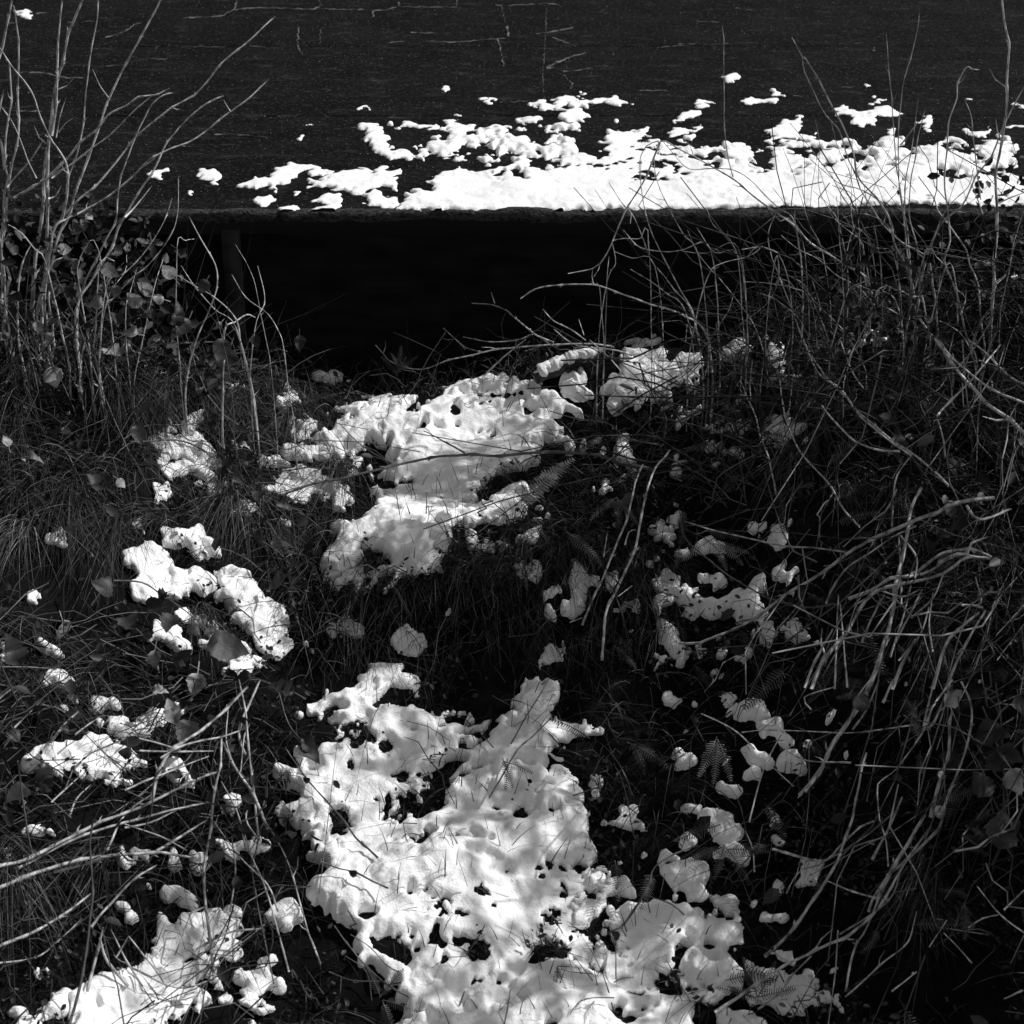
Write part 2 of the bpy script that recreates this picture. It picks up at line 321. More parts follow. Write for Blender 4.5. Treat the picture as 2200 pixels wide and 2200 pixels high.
    h = h + (bump + fine * rough) * np.clip(g * 2.4, 0, 1) + (fr.n3[S] * .006 + fr.n2[S] * .0020) * g * rough
    h = gblur(h * (1 - dip), .6) + (.0008 * fr.n1[S] + .0005 * fr.n00[S]) * rough * (g > .05)
    inside = f > thr; fy, fx = np.gradient(f); G2 = np.maximum(fy ** 2 + fx ** 2, 1e-5); st = np.clip((thr - f), 0, 1) / G2
    my, mx = np.clip(fy * st, -1.2, 1.2) * ~inside, np.clip(fx * st, -1.2, 1.2) * ~inside
    z = np.where(inside, np.maximum(h, .0018), -drop) + off
    cell = inside[:-1, :-1] | inside[1:, :-1] | inside[:-1, 1:] | inside[1:, 1:]
    V = fr.B[S] + z[..., None] * fr.n; V[..., 0] += mx * fr.dx; V[..., 1] += my * fr.dy; V = V.reshape(-1, 3); F = quads(*h.shape)[cell]
    if not len(F): return snow_patch(fr, name, polys, holes, T, off, edge * .6, lumps, 0, rr, extra, drop, rough, kind, label, group, lump_h, thr * .5, .5, None, 0, 0)
    used = np.unique(F); remap = np.zeros(len(V), int); remap[used] = np.arange(len(used))
    V, F = V[used], remap[F]
    if kind is None:
        lab_ = np.arange(len(V))
        while True:
            mn = lab_[F].min(1); new = lab_.copy(); np.minimum.at(new, F.ravel(), np.repeat(mn, 4)); new = new[new]
            if (new == lab_).all(): break
            lab_ = new
        fl = lab_[F[:, 0]]; u, cnt = np.unique(fl, return_counts=True); big = fl == u[cnt.argmax()]
        small = np.isin(fl, u[cnt < 16]); keepf = ~big & ~small
        if keepf.any():
            us = np.unique(F[keepf]); rm = np.zeros(len(V), int); rm[us] = np.arange(len(us)); REST.append((V[us], rm[F[keepf]]))
        us = np.unique(F[big]); rm = np.zeros(len(V), int); rm[us] = np.arange(len(us)); V, F = V[us], rm[F[big]]
    ob = link(name, V, F, M_SNOW)
    if pit and fr is FG:
        pi, pj = np.where(m0 & (f < thr * .8)); PITS.append(fr.B[S][pi, pj])
    if fr is FG:
        iy = np.clip(((fr.Y[S][inside] - GY0) / GS).round().astype(int), 0, NY - 1); ix = np.clip(((fr.X[S][inside] - GX0) / GS).round().astype(int), 0, NX - 1); SNOWMASK[iy, ix] = True
    return tag(ob, label, 'snow' if kind is None else None, group, kind)

# the trodden way: one sheet of snow
MAIN = [pts(5, '-90,440 -20,430 60,400 150,350 230,350 240,390 300,380 430,390 470,340 520,310 600,275 690,240 800,205 900,200 1010,185 1060,165 1110,190 1150,240 1230,290 1300,300 1330,360 1360,420 1300,420 1250,390 1180,410 1150,440 1200,470 1250,500 1200,550 1140,560 1100,660 1000,690 930,700 860,710 800,760 800,830 730,870 670,860 690,920 750,940 830,890 920,850 1000,800 1080,800 1110,840 1050,880 990,940 1000,1000 980,1040 880,1020 820,1000 760,1040 690,1010 650,1000 620,1050 560,1060 620,1100 650,1170 580,1200 560,1220 540,1250 480,1270 480,1370 460,1430 430,1400 420,1300 370,1240 300,1290 310,1350 260,1380 180,1400 120,1390 60,1330 0,1330 -110,1320 -90,1240 -50,1180 10,1150 -30,1060 20,1030 60,1000 130,960 200,900 180,830 150,790 220,760 260,720 180,650 110,620 130,700 170,710 120,740 50,700 0,600 -60,590 -90,540'),
 pts(8, '-280,130 -200,160 -176,120 -110,50 0,20 60,0 130,-60 180,-126 300,-156 350,-126 390,-56 470,0 500,80 570,100 640,130 640,170 720,200 800,170 800,220 900,180 920,120 990,60 1010,0 1040,-100 1080,-180 1160,-225 1240,-200 1290,-210 1220,-160 1230,-60 1220,60 1210,110 1170,200 1120,260 1180,320 1170,400 1150,480 1150,530 1240,560 1320,620 1380,700 1360,750 1380,830 1440,880 1470,950 1460,1060 1560,1110 1610,1150 1590,1190 1500,1240 1460,1290 1380,1340 1400,1360 1490,1360 1500,1330 1560,1260 1700,1240 1800,1210 1932,1240 2090,1290 2106,1210 2206,1170 2246,1220 2196,1260 2286,1300 2306,1350 2286,1400 2326,1480 2246,1560 2256,1640 2206,1720 2106,1740 1960,1780 1990,1860 2010,1990 2010,2300 340,2300 350,1930 380,1780 240,1680 100,1540 40,1400 100,1370 60,1330 -26,1310 -110,1210 -160,1150 -110,1060 -170,960 -150,890 -200,880 -240,800 -330,760 -420,690 -250,680 -240,620 -300,560 -320,480 -290,460 -240,500 -270,410 -200,360 -100,340 0,330 -50,260 -70,180')]
HOLES = [pts(5, s) for s in ('610,380 640,340 700,310 680,360 620,395', '750,495 790,470 810,490', '450,500 480,430 510,430 490,470', '550,480 570,450 575,510', '80,640 120,620 170,560 240,580 260,630 170,670', '980,390 1060,370 1160,370 1120,392', '120,1220 150,1150 220,1150 250,1200 180,1260 130,1260', '180,1340 220,1270 280,1250 260,1330 200,1360', '465,905 490,880 505,885 500,910')] + [pts(8, s) for s in (
 '440,700 450,620 510,490 560,470 640,420 690,420 650,490 600,560 600,640 640,660 560,690', '180,110 180,60 250,0 340,20 430,60 330,120 240,110', '540,220 600,215 630,260 580,275', '390,240 440,250 440,290 400,280', '730,290 800,275 800,330 700,350 670,340', '340,420 390,440 390,470 350,450', '170,330 280,315 285,350 200,345', '210,720 260,680 260,730', '320,655 400,645 430,700 360,690', '430,850 520,835 480,890 440,895', '980,660 1050,650 1070,740 1010,770 980,720', '1190,690 1260,680 1230,715', '890,850 950,860 940,890', '90,1245 170,1260 160,1300 110,1290', '450,1430 520,1400 600,1305 625,1330 590,1380 510,1455', '640,1395 700,1400 680,1425', '700,1460 800,1445 730,1495', '120,1400 250,1400 380,1450 430,1520 340,1500 260,1500 180,1440', '1070,1490 1170,1470 1170,1515 1100,1515', '1380,1340 1470,1290 1520,1220 1600,1210 1500,1260 1500,1330 1460,1360', '1720,1690 1932,1675 1932,1695 1800,1715', '1485,1540 1508,1535 1502,1585', '1530,1810 1590,1790 1600,1850 1700,1880 1850,1900 1700,1915 1600,1905 1540,1880', '1200,1900 1260,1880 1280,1932 1200,1932', '1900,1500 1966,1460 2026,1470 2010,1520 1946,1575 1910,1570', '1140,990 1180,985 1160,1025', '-80,720 0,700 20,760 -60,800', '-60,450 -40,440 -50,470', '560,1525 640,1560 580,1560')]
ext = ((FG.py > 2205) & (FG.X + .12 * FG.n3 > -.42) & (FG.X + .12 * FG.n3 < .55)) | ((FG.px < -20) | (FG.px > 2220)) & (FG.n3 > 1.15) & (FG.py > 700)
snow_patch(FG, 'snow_cover', MAIN, HOLES, T=.017, off=.006, edge=.0055, wobk=1.7, thr=.37, rag=1.5, lumps=1.15, lump_h=.5, extra=ext, rr=(.009, .024), kind='structure', drop=.012, pit=.75, crumbs=.6, label='trodden snow running down the middle of the bank')
# separate patches on the bank: (crop, outline, label)
G1 = 'snow patches on the bank'
BANK = [
 (4, '820,520 890,500 960,530 1030,550 1090,540 1140,560 1220,620 1240,690 1190,700 1150,680 1080,650 1020,640 960,640 900,590 850,550', 'long snow cushion directly under the arching dark cane left of the way'),
 (4, '890,650 940,630 1000,680 1060,670 1130,690 1180,750 1260,800 1290,880 1400,880 1440,910 1380,940 1300,960 1240,910 1180,850 1130,790 1050,760 990,740 920,730', 'ragged snow strip pierced by grass, just below the long cushion at upper left'),
 (4, '1040,500 1050,430 1100,410 1120,370 1170,380 1180,410 1120,440 1100,490 1050,520', 'small upright chain of snow lumps in the upper left grass'),
 (4, '1110,230 1170,190 1220,220 1300,210 1400,205 1330,230 1240,250 1160,250', 'thin snow sliver at the top of the left bank below the black wall'),
 (4, '1600,480 1640,430 1710,420 1770,460 1770,510 1700,540 1640,540 1610,520', 'round snow lump beside the drooping grass tussock'),
 (4, '1540,590 1580,560 1620,590 1700,560 1780,600 1850,610 1960,600 1960,660 1860,650 1780,640 1700,650 1620,640 1560,630', 'low snow bar running into the left edge of the upper snow'),
 (4, '1480,790 1560,740 1640,710 1700,720 1760,720 1830,740 1932,800 1960,880 1932,920 1880,940 1850,880 1760,860 1680,880 1630,910 1590,860 1500,830', 'broad lumpy snow ledge under the long dark cane across the way'),
 (4, '1580,260 1640,250 1680,280 1670,340 1610,350 1560,320', 'snow tuft in the pale grass under the wall at left'),
 (4, '1790,190 1860,160 1900,190 1870,220 1820,220', 'small snow cap nearest the black wall on the left'),
 (4, '1520,960 1560,945 1600,990 1590,1020 1550,1010', 'small snow lump among the dark bramble leaves'),
 (4, '890,790 930,780 930,830 880,860 850,890 840,850', 'small bent snow lump in shaded grass left of the ragged strip'),
 (4, '840,990 900,985 960,1010 1060,1010 1130,1050 1120,1090 1180,1100 1240,1150 1240,1180 1190,1190 1150,1180 1100,1150 1060,1110 980,1120 910,1130 890,1090 920,1060 860,1030', 'arched snow pad over grass on the left bank'),
 (4, '720,1190 770,1165 850,1160 860,1190 930,1180 970,1210 960,1250 930,1270 960,1300 1050,1280 1110,1260 1150,1280 1220,1290 1220,1390 1160,1380 1110,1380 1050,1360 1040,1430 980,1440 920,1400 880,1440 840,1460 800,1410 760,1390 770,1310 730,1260', 'large many lobed snow pad behind the single dark bramble leaf'),
 (4, '1240,1270 1310,1250 1380,1270 1390,1320 1410,1380 1450,1430 1520,1480 1560,1550 1590,1560 1590,1610 1620,1670 1610,1710 1560,1750 1500,1770 1440,1730 1400,1690 1440,1650 1430,1600 1350,1560 1300,1550 1310,1500 1360,1470 1280,1460 1230,1430 1230,1390 1270,1370', 'tall bright snow column slanting down the left bank'),
 (4, '1000,1490 1080,1500 1140,1540 1190,1570 1210,1610 1150,1610 1090,1590 1030,1580 990,1590 1020,1540', 'snow pad crossed by the thin bramble cane'),
 (4, '1260,1800 1310,1770 1400,1740 1460,1760 1480,1790 1420,1800 1330,1830 1280,1840', 'oval snow cap at the foot of the bright snow column'),
 (4, '1110,1640 1180,1640 1230,1690 1330,1720 1350,1690 1380,1740 1280,1760 1200,1690', 'narrow snow lip above the oval snow cap'),
 (4, '950,1660 990,1640 1020,1670 1070,1660 1070,1710 1010,1720 970,1700', 'small snow lump between two large dark bramble leaves'),
 (4, '180,1630 210,1630 280,1690 350,1730 290,1745 220,1725 195,1680', 'dim grey snow smear in shade near the left edge'),
 (4, '0,1700 50,1720 110,1780 50,1775 -20,1765', 'snow scrap at the very left edge of the bank'),
 (7, '210,-40 300,-55 370,-45 400,0 420,60 430,130 400,140 390,80 340,40 260,0', 'snow tongue hanging down through leaves near the left edge'),
 (5, '-116,1560 -56,1580 -6,1530 60,1540 110,1600 90,1660 40,1650 0,1620 -36,1640 -66,1600', 'fluffy snow clump on the dark turf face, left one of two'),
 (5, '290,1650 340,1620 410,1600 440,1640 490,1680 460,1720 420,1740 420,1780 380,1740 330,1740 310,1690', 'fluffy snow clump on the dark turf face, right one of two'),
 (5, '1230,230 1270,180 1340,160 1390,180 1380,215 1330,220 1310,250 1360,240 1420,260 1410,290 1340,295 1300,270 1250,290', 'curled snow lump right below the fallen log'),
 (5, '1460,260 1500,200 1560,180 1600,200 1650,150 1720,130 1760,90 1850,110 1932,90 2020,30 2030,120 1970,170 2030,210 2010,240 1940,200 1850,210 1800,240 1850,260 1860,300 1810,310 1740,300 1680,340 1620,370 1560,380 1520,350 1550,290 1530,240 1490,270', 'large cluster of rounded snow lumps at the top of the right bank'),
 (5, '1490,610 1560,570 1620,570 1670,640 1640,665 1570,645 1500,630', 'bright snow cap in the dark thicket right of the upper snow'),
 (5, '1260,1200 1320,1190 1350,1230 1410,1250 1480,1280 1470,1330 1400,1360 1370,1400 1310,1380 1230,1410 1240,1360 1280,1330 1250,1300 1270,1260', 'star shaped snow patch left of the two leaning twigs'),
 (5, '1210,1430 1260,1390 1310,1400 1360,1440 1370,1490 1310,1530 1250,1510 1210,1470', 'round grey snow lump just below the star shaped patch'),
 (5, '1090,1380 1110,1330 1170,1320 1230,1340 1220,1370 1170,1370 1120,1420', 'small grey snow hook left of the star shaped patch'),
 (5, '1480,1290 1580,1280 1580,1340 1520,1360 1490,1330', 'small snow scrap behind the two leaning twigs'),
 (5, '1120,1480 1170,1460 1200,1510 1210,1560 1170,1530', 'thin snow flake left of the round grey lump'),
 (5, '700,1120 730,1090 690,1050 740,1040 760,1090 830,1100 900,1090 950,1140 980,1180 1030,1200 1080,1210 1120,1180 1160,1170 1140,1220 1100,1290 1040,1320 990,1290 1000,1250 960,1190 900,1160 850,1200 810,1170 740,1150', 'long snow arm drooping over the rim of the turf face'),
 (5, '980,1040 1090,960 1180,955 1200,980 1130,1030 1080,1080 1010,1090', 'smooth grey snow wedge under the fern frond'),
 (5, '1740,1550 1810,1560 1860,1620 1900,1680 1950,1700 1950,1800 1880,1740 1830,1690 1790,1620 1740,1600', 'slanting snow streak on the right bank behind grass'),
 (6, '-180,1290 -110,1280 -50,1310 0,1330 40,1370 100,1410 200,1420 260,1420 350,1400 420,1390 430,1340 510,1330 500,1390 440,1430 500,1470 530,1500 420,1540 340,1540 310,1500 240,1490 190,1550 140,1510 60,1540 0,1480 -40,1400 -110,1400', 'wide hanging snow swag on the right bank with two prongs'),
 (6, '130,530 200,540 300,560 340,620 380,650 300,640 260,600 150,590', 'lower bright strip of the snow pair in the dark right thicket'),
 (6, '160,460 260,440 350,430 420,440 400,490 340,510 290,480 240,520 200,490', 'upper grey strip of the snow pair in the dark right thicket'),
 (6, '230,-10 340,-15 370,50 310,70 250,40', 'first small snow cap along the crest right of the lump cluster'),
 (6, '440,-10 560,-10 580,30 510,70 460,40', 'second small snow cap along the crest of the right bank'),
 (6, '500,1020 560,1030 610,1070 590,1120 540,1130 510,1080', 'snow drop in a grass tuft halfway down the right bank'),
 (6, '560,1540 640,1510 680,1550 730,1600 710,1620 630,1620 580,1600', 'snow scrap right of the swag beneath the long straw stalk'),
 (6, '440,1590 480,1540 520,1570 550,1620 540,1690 500,1710 450,1640', 'narrow snow drip under the right end of the swag'),
 (6, '270,1700 370,1680 390,1730 340,1780 280,1740', 'squarish snow scrap below the long straw stalk'),
 (9, '230,90 270,60 310,90 370,120 460,100 470,130 430,180 380,170 300,140 250,120', 'uppermost snow strip of the chain on the lower right bank'),
 (9, '420,190 490,170 540,200 560,250 620,270 640,310 690,350 630,330 560,290 500,270 440,230', 'second snow strip of the chain on the lower right bank'),
 (9, '580,410 620,395 640,370 690,355 700,420 720,490 700,540 620,520 590,470', 'grey snow pad at the lower end of the chain on the right bank'),
 (9, '330,350 400,370 560,380 540,410 450,415 380,390', 'dim flat snow strip left of the grey pad'),
 (9, '200,560 270,570 310,610 380,620 490,630 490,660 420,650 350,670 300,660 280,620', 'bent snow strip over dark fern on the lower right'),
 (9, '120,730 190,710 250,700 260,750 310,780 370,830 330,850 250,880 190,880 210,820 160,780', 'bright square cornered snow block above the lower right fern'),
 (9, '10,890 60,870 130,890 90,920 30,940', 'small round snow lump left of the bright block'),
 (9, '150,950 250,900 350,890 400,960 400,1010 340,1000 260,960', 'snow pad right under the bright square cornered block'),
 (9, '-90,1000 0,1000 90,1000 140,1040 140,1090 120,1140 190,1180 180,1220 80,1230 70,1180 0,1150 -80,1080', 'stepped snow lump at the right rim of the lower way'),
 (9, '380,1580 450,1600 540,1610 640,1600 700,1590 760,1600 800,1680 830,1760 760,1800 680,1850 600,1840 500,1790 400,1780 450,1700 390,1640', 'flat snow pad striped by fallen straw at the bottom right'),
 (9, '210,1870 270,1840 290,1890 380,1900 500,1932 500,1990 240,1990', 'snow lump at the bottom edge right of the way'),
 (9, '480,1270 540,1290 620,1280 640,1300 590,1340 510,1330', 'dim snow scrap right of the lower way'),
 (9, '500,1130 560,1130 600,1170 590,1190 530,1160', 'dim snow flake above the dim scrap at lower right'),
 (9, '0,370 50,360 90,400 80,430 40,435 0,430', 'round snow ball on the fern at the left of the right bank'),
 (7, '80,420 110,370 180,350 250,330 300,360 400,360 450,380 520,340 600,330 700,350 780,370 770,400 850,430 820,450 740,470 680,500 600,520 520,520 440,500 360,490 270,490 270,450 200,450 130,460', 'long bright snow bolster at the left with a leaf on its right end'),
 (7, '500,80 550,75 620,110 670,100 680,130 610,140 580,170 530,120', 'small dim snow pad above the long bolster'),
 (7, '570,280 650,230 700,230 760,190 850,150 930,130 1010,150 980,200 880,230 780,270 740,310 700,320', 'smooth grey snow slope behind the long bolster'),
 (7, '960,480 1010,450 1040,470 1030,510 1070,540 1070,570 1000,560 960,520', 'snow lump showing through the straw heap'),
 (7, '1090,950 1160,940 1170,1010 1110,1010', 'small square of snow behind the upright straw stem'),
 (7, '110,820 150,790 230,780 240,810 180,830', 'small snow strip under the straw at the far left'),
 (7, '910,1200 950,1160 1020,1150 1100,1180 1100,1230 1060,1280 1010,1280 950,1250', 'bright knot of snow lumps in the lower left hollow'),
 (7, '780,1450 850,1430 900,1450 920,1380 1000,1350 1060,1310 1150,1270 1250,1260 1240,1310 1340,1330 1330,1380 1250,1420 1200,1440 1100,1470 1010,1510 900,1510 820,1500', 'smooth shaded snow slope in the lower left hollow'),
 (7, '400,1720 500,1710 560,1690 600,1650 700,1600 760,1560 830,1530 920,1530 980,1560 1080,1560 1180,1520 1200,1550 1190,1650 1100,1690 1000,1740 1180,1700 1130,1800 1100,1850 980,1900 900,1950 800,2050 420,2050 440,1800', 'large lumpy snow spread at the bottom left'),
 (7, '60,1960 110,1910 130,1880 220,1870 320,1810 390,1770 410,1790 350,1850 280,1900 200,1935', 'long curved snow roll in the bottom left corner'),
 (7, '30,1840 80,1820 150,1840 120,1870 50,1860', 'small snow cap above the curved roll'),
 (7, '1260,1640 1330,1620 1400,1650 1500,1650 1570,1640 1620,1670 1610,1710 1520,1730 1450,1760 1380,1750 1370,1710 1440,1700 1350,1680', 'broken snow pad with straw through it at lower left'),
 (7, '1200,1750 1240,1725 1300,1750 1260,1770', 'tiny snow cap left of the broken pad'),
 (7, '1270,660 1330,640 1400,680 1330,760 1310,780 1290,710', 'snow wedge between straw stems at the edge of the way'),
 (7, '1240,1230 1330,1220 1330,1290 1260,1270', 'small snow lump above the smooth shaded slope'),
]
for k, s, lab in BANK:
    P = pts(k, s); ctr = P.mean(0)
    left = ctr[0] < 1100
    snow_patch(FG, 'snow_patch', [P], T=.012, off=.012, edge=.005, lump_h=.55, lumps=1.8, rr=(.006, .017), rag=1.5, thr=.22, pit=.6, wobk=1.3, crumbs=.5, label=lab, group=G1)
flush('snow_scraps')
# crumbs of snow caught in the vegetation: too many to count
crumb = [(4, 760, 1030), (4, 800, 1050), (4, 490, 1115), (4, 510, 1140), (4, 1620, 1095), (4, 1650, 1100), (4, 1330, 590), (4, 1450, 690), (4, 1830, 370), (4, 1750, 1080), (4, 1720, 1730), (4, 1790, 1750), (5, 1110, 1655), (5, 1225, 1650), (5, 715, 1275), (5, 640, 1510), (5, 1420, 580), (5, 1300, 590), (5, 1840, 320), (5, 1660, 350), (5, 1510, 540), (5, 1830, 980), (5, 1880, 970), (5, 1480, 790), (5, 1620, 740), (6, 455, 1020), (6, 665, 1000), (6, 945, 65), (6, 1060, 85), (6, 770, 15), (6, 690, 245), (6, 120, 1720), (6, 205, 1690), (6, 220, 1850), (6, 280, 1850), (6, 765, 1685), (6, 20, 1150), (9, 120, 130), (9, 30, 185), (9, 40, 270), (9, 280, 400), (9, 455, 465), (9, 955, 410), (9, 760, 350), (9, 830, 210), (9, 430, 1230), (9, 1330, 1630), (9, 510, 790), (9, 600, 850), (7, 210, 835), (7, 290, 840), (7, 160, 900), (7, 640, 540), (7, 570, 620), (7, 880, 1140), (7, 1200, 1165), (7, 1290, 900), (7, 1220, 900), (7, 640, 1440), (7, 30, 960), (7, 1400, 1910), (3, 650, 1690), (3, 1880, 1555), (3, 1920, 1560), (2, 1640, 1890), (8, 1600, 1000), (8, 1650, 1100), (9, 380, 1830), (9, 880, 1760), (9, 880, 1650)]
fp = []
def frag(c0, r0):
    a0 = np.sort(RNG.uniform(0, 6.28, 8)); fp.append(np.array(c0) + np.stack([np.cos(a0) * 1.4, np.sin(a0) * .8], 1) * r0 * RNG.uniform(.5, 1.3, 8)[:, None])
for k, x, y in crumb: frag((CROPS[k][0] + C * x, CROPS[k][1] + C * y), RNG.uniform(8, 15))
for zx0, zx1, zy0, zy1, nn in ((1150, 1750, 840, 2150, 34), (0, 640, 760, 2150, 10), (1200, 1900, 690, 900, 8), (560, 860, 780, 1150, 8), (250, 640, 1800, 2150, 16), (1200, 1560, 1650, 2150, 14)):
    for _ in range(nn):
        frag((RNG.uniform(zx0, zx1), RNG.uniform(zy0, zy1)), RNG.uniform(16, 38))
snow_patch(FG, 'snow_fragments', fp, T=.005, off=.014, edge=.004, lump_h=.4, lumps=2, rr=(.004, .010), rag=1.8, thr=.36, wobk=1.8, pit=.5, kind='stuff')
# snow on the road
G2 = 'snow patches on the road'
RMAIN = [pts(2, '330,1165 400,1090 470,1050 520,1040 520,1000 480,990 550,985 590,950 640,925 710,920 760,965 850,965 870,990 920,940 1000,905 1060,920 1080,960 1170,930 1250,920 1300,900 1250,890 1100,900 960,880 880,870 840,895 770,880 700,900 600,890 520,880 420,865 430,840 500,800 600,780 640,760 600,720 560,718 570,700 600,660 720,640 710,690 800,705 930,700 980,690 1030,700 980,650 1080,640 1150,660 1110,700 1060,720 980,725 900,748 800,742 810,760 900,770 1000,760 1060,810 1160,830 1180,760 1150,720 1180,700 1310,700 1360,735 1340,760 1370,780 1310,795 1360,840 1350,880 1410,900 1500,915 1450,860 1500,830 1460,790 1480,730 1560,725 1770,735 1680,770 1670,790 1932,800 1960,1165'),
 pts(3, '-10,790 110,795 100,830 200,830 300,800 370,800 390,830 520,840 440,800 600,805 720,820 760,795 900,810 960,790 1100,770 1200,780 1300,820 1380,840 1460,800 1490,750 1560,760 1600,820 1590,860 1650,860 1640,830 1690,790 1760,775 1840,785 1920,830 1890,870 1860,880 1900,900 1890,960 1932,1000 2100,980 2100,1135 1932,1140 1300,1140 900,1140 0,1165 -20,1160')]
RHOLE = [pts(3, s) for s in ('400,870 460,860 500,890 480,930 410,930', '120,890 230,870 240,920 150,912', '620,925 700,915 700,945 640,948', '820,915 900,880 960,875 1100,905 1000,910 880,932', '1130,885 1200,895 1200,912', '1580,880 1660,875 1640,902')] + [pts(2, s) for s in ('680,770 760,755 760,800 690,800', '530,850 600,855 620,870 560,872', '720,725 770,722 770,740 730,740', '830,780 900,785 920,795 840,795', '890,850 960,845 1010,860 930,880', '850,995 900,1000 930,1020 870,1010', '980,965 1030,965 1020,1000 990,990', '1780,840 1840,860 1900,850 1850,880', '1770,900 1830,920 1780,925')]
snow_patch(FR, 'snow_patch', RMAIN, RHOLE, T=.0065, edge=.005, lumps=.8, rr=(.012, .03), rag=2.2, drop=.001, lump_h=.16, thr=.40, wobk=1.6, crumbs=.8, thin=lambda x, y: .10 + .42 * sst(.60, .85, y), label='broad ragged snow sheet along the near road edge', group=G2, rough=.7)
RP = [(2, '-90,975 0,960 120,920 180,940 330,945 340,970 280,990 330,1000 330,1050 150,1050 100,1070 0,1050 -80,1060 -30,1030 -180,1030 -150,1005', 'lumpy snow patch at the left end of the road snow, upper one'),
 (2, '110,1080 160,1055 210,1060 230,1100 300,1100 350,1140 280,1160 150,1140', 'rounded snow hump at the road edge left of the broad sheet'),
 (2, '110,710 200,690 260,700 240,750 300,820 270,850 420,860 420,890 300,895 220,880 180,830 140,790 150,730', 'hook shaped snow patch on the road'),
 (2, '290,712 400,695 560,698 560,716 400,722', 'thin straight snow line right of the hook shaped patch'),
 (2, '1060,600 1120,570 1220,560 1300,555 1420,555 1540,520 1570,560 1690,570 1600,580 1450,577 1300,587 1120,607', 'long thin snow streak farthest up the road in the middle'),
 (2, '1190,610 1260,620 1350,615 1420,655 1380,680 1280,680 1250,650', 'snow patch just below the long thin streak'),
 (2, '525,490 600,462 622,480 600,512 550,502', 'isolated snow scrap high on the road left of the middle'),
 (2, '65,612 150,585 167,600 100,632', 'isolated slanting snow scrap near the road joint at left'),
 (2, '805,556 890,548 870,567 830,573', 'tiny flat snow scrap left of the long thin streak'),
 (2, '1305,517 1350,498 1385,515 1350,533', 'tiny round snow scrap above the long thin streak'),
 (2, '1540,682 1570,668 1602,685 1570,703', 'tiny snow scrap right of the patch under the streak'),
 (1, '1355,1018 1500,970 1540,930 1700,925 1860,940 1860,962 1680,970 1640,990 1540,1040 1380,1035', 'leaping snow streak at the left of the road snow'),
 (1, '1105,985 1140,960 1210,945 1240,970 1240,1000 1190,1020 1120,997', 'separate bright snow patch beyond the left shrub'),
 (1, '810,965 950,950 940,980 890,1007 840,987', 'snow patch behind the left shrub stems'),
 (1, '1438,1110 1490,1078 1552,1110 1500,1152 1440,1152', 'square snow patch near the road edge at left'),
 (1, '1588,1165 1650,1143 1692,1165 1640,1187', 'small low snow scrap on the road edge right of the square patch'),
 (1, '1730,1110 1780,1075 1850,1060 1910,1060 1900,1130 1850,1200 1790,1200 1720,1192 1780,1150', 'shaggy snow patch at the road edge beside the rounded hump'),
 (1, '1635,1082 1720,1062 1660,1098', 'snow sliver left of the shaggy patch'),
 (1, '85,62 150,52 192,80 140,88', 'snow scrap in the far upper left corner of the road'),
 (1, '1050,1080 1075,1070 1092,1085 1070,1097', 'tiny snow pebble on the road below the bright patch'),
 (1, '1640,775 1700,755 1728,770 1680,785', 'faint snow flake above the leaping streak'),
 (1, '1720,705 1750,698 1782,706 1750,713', 'faintest snow fleck beside the road joint'),
 (3, '-60,700 0,650 50,625 120,622 120,650 0,690', 'upper one of two snow tabs beside the arching twig'),
 (3, '-60,745 0,710 140,710 80,735 0,742', 'lower one of two snow tabs beside the arching twig'),
 (3, '345,570 400,540 520,513 585,530 500,560 400,583', 'boat shaped snow patch right of the thin upright twig'),
 (3, '83,572 150,558 202,570 150,582', 'tiny flat snow scrap left of the thin upright twig'),
 (3, '248,450 350,408 350,435 290,468', 'slanting snow scrap touching the thin upright twig'),
 (3, '460,740 560,690 600,660 680,640 670,690 640,740 760,745 760,770 620,780 540,780', 'spiky snow patch left of the forked shrub stems'),
 (3, '850,625 910,588 960,610 1030,620 1120,598 1180,610 1290,635 1200,642 1100,657 1080,690 1000,700 970,675 1000,650', 'humped snow bank behind the forked shrub stems'),
 (3, '1340,665 1420,655 1425,690 1380,705', 'upper snow scrap right of the humped bank'),
 (3, '1165,740 1220,722 1212,762', 'snow scrap under the humped bank'),
 (3, '1350,720 1420,715 1425,745 1370,750', 'lower snow scrap right of the humped bank'),
 (3, '1580,735 1680,720 1750,700 1700,740 1730,760 1640,752', 'winged snow patch beside the crooked stem at right'),
 (3, '1530,545 1600,530 1640,550 1590,560', 'snow fleck high behind the crooked stem'),
 (3, '1870,600 1990,585 1990,612 1890,608', 'snow streak at the right edge of the frame, upper'),
 (3, '1830,690 1990,675 1990,712 1880,705', 'snow streak at the right edge of the frame, lower'),
 (3, '1060,490 1075,480 1092,490 1075,497', 'snow dot high above the humped bank'),
 (3, '1060,570 1120,553 1168,560 1130,572', 'thin snow dash above the humped bank')]
for k, s, lab in RP:
    snow_patch(FR, 'snow_patch', [pts(k, s)], T=.005, edge=.004, lumps=.6, rr=(.010, .02), rag=2.2, crumbs=.6, drop=.001, lump_h=.16, thr=.34, wobk=.9, thin=lambda x, y: .10 + 0 * x, label=lab, group=G2, rough=.35)

flush('snow_specks')
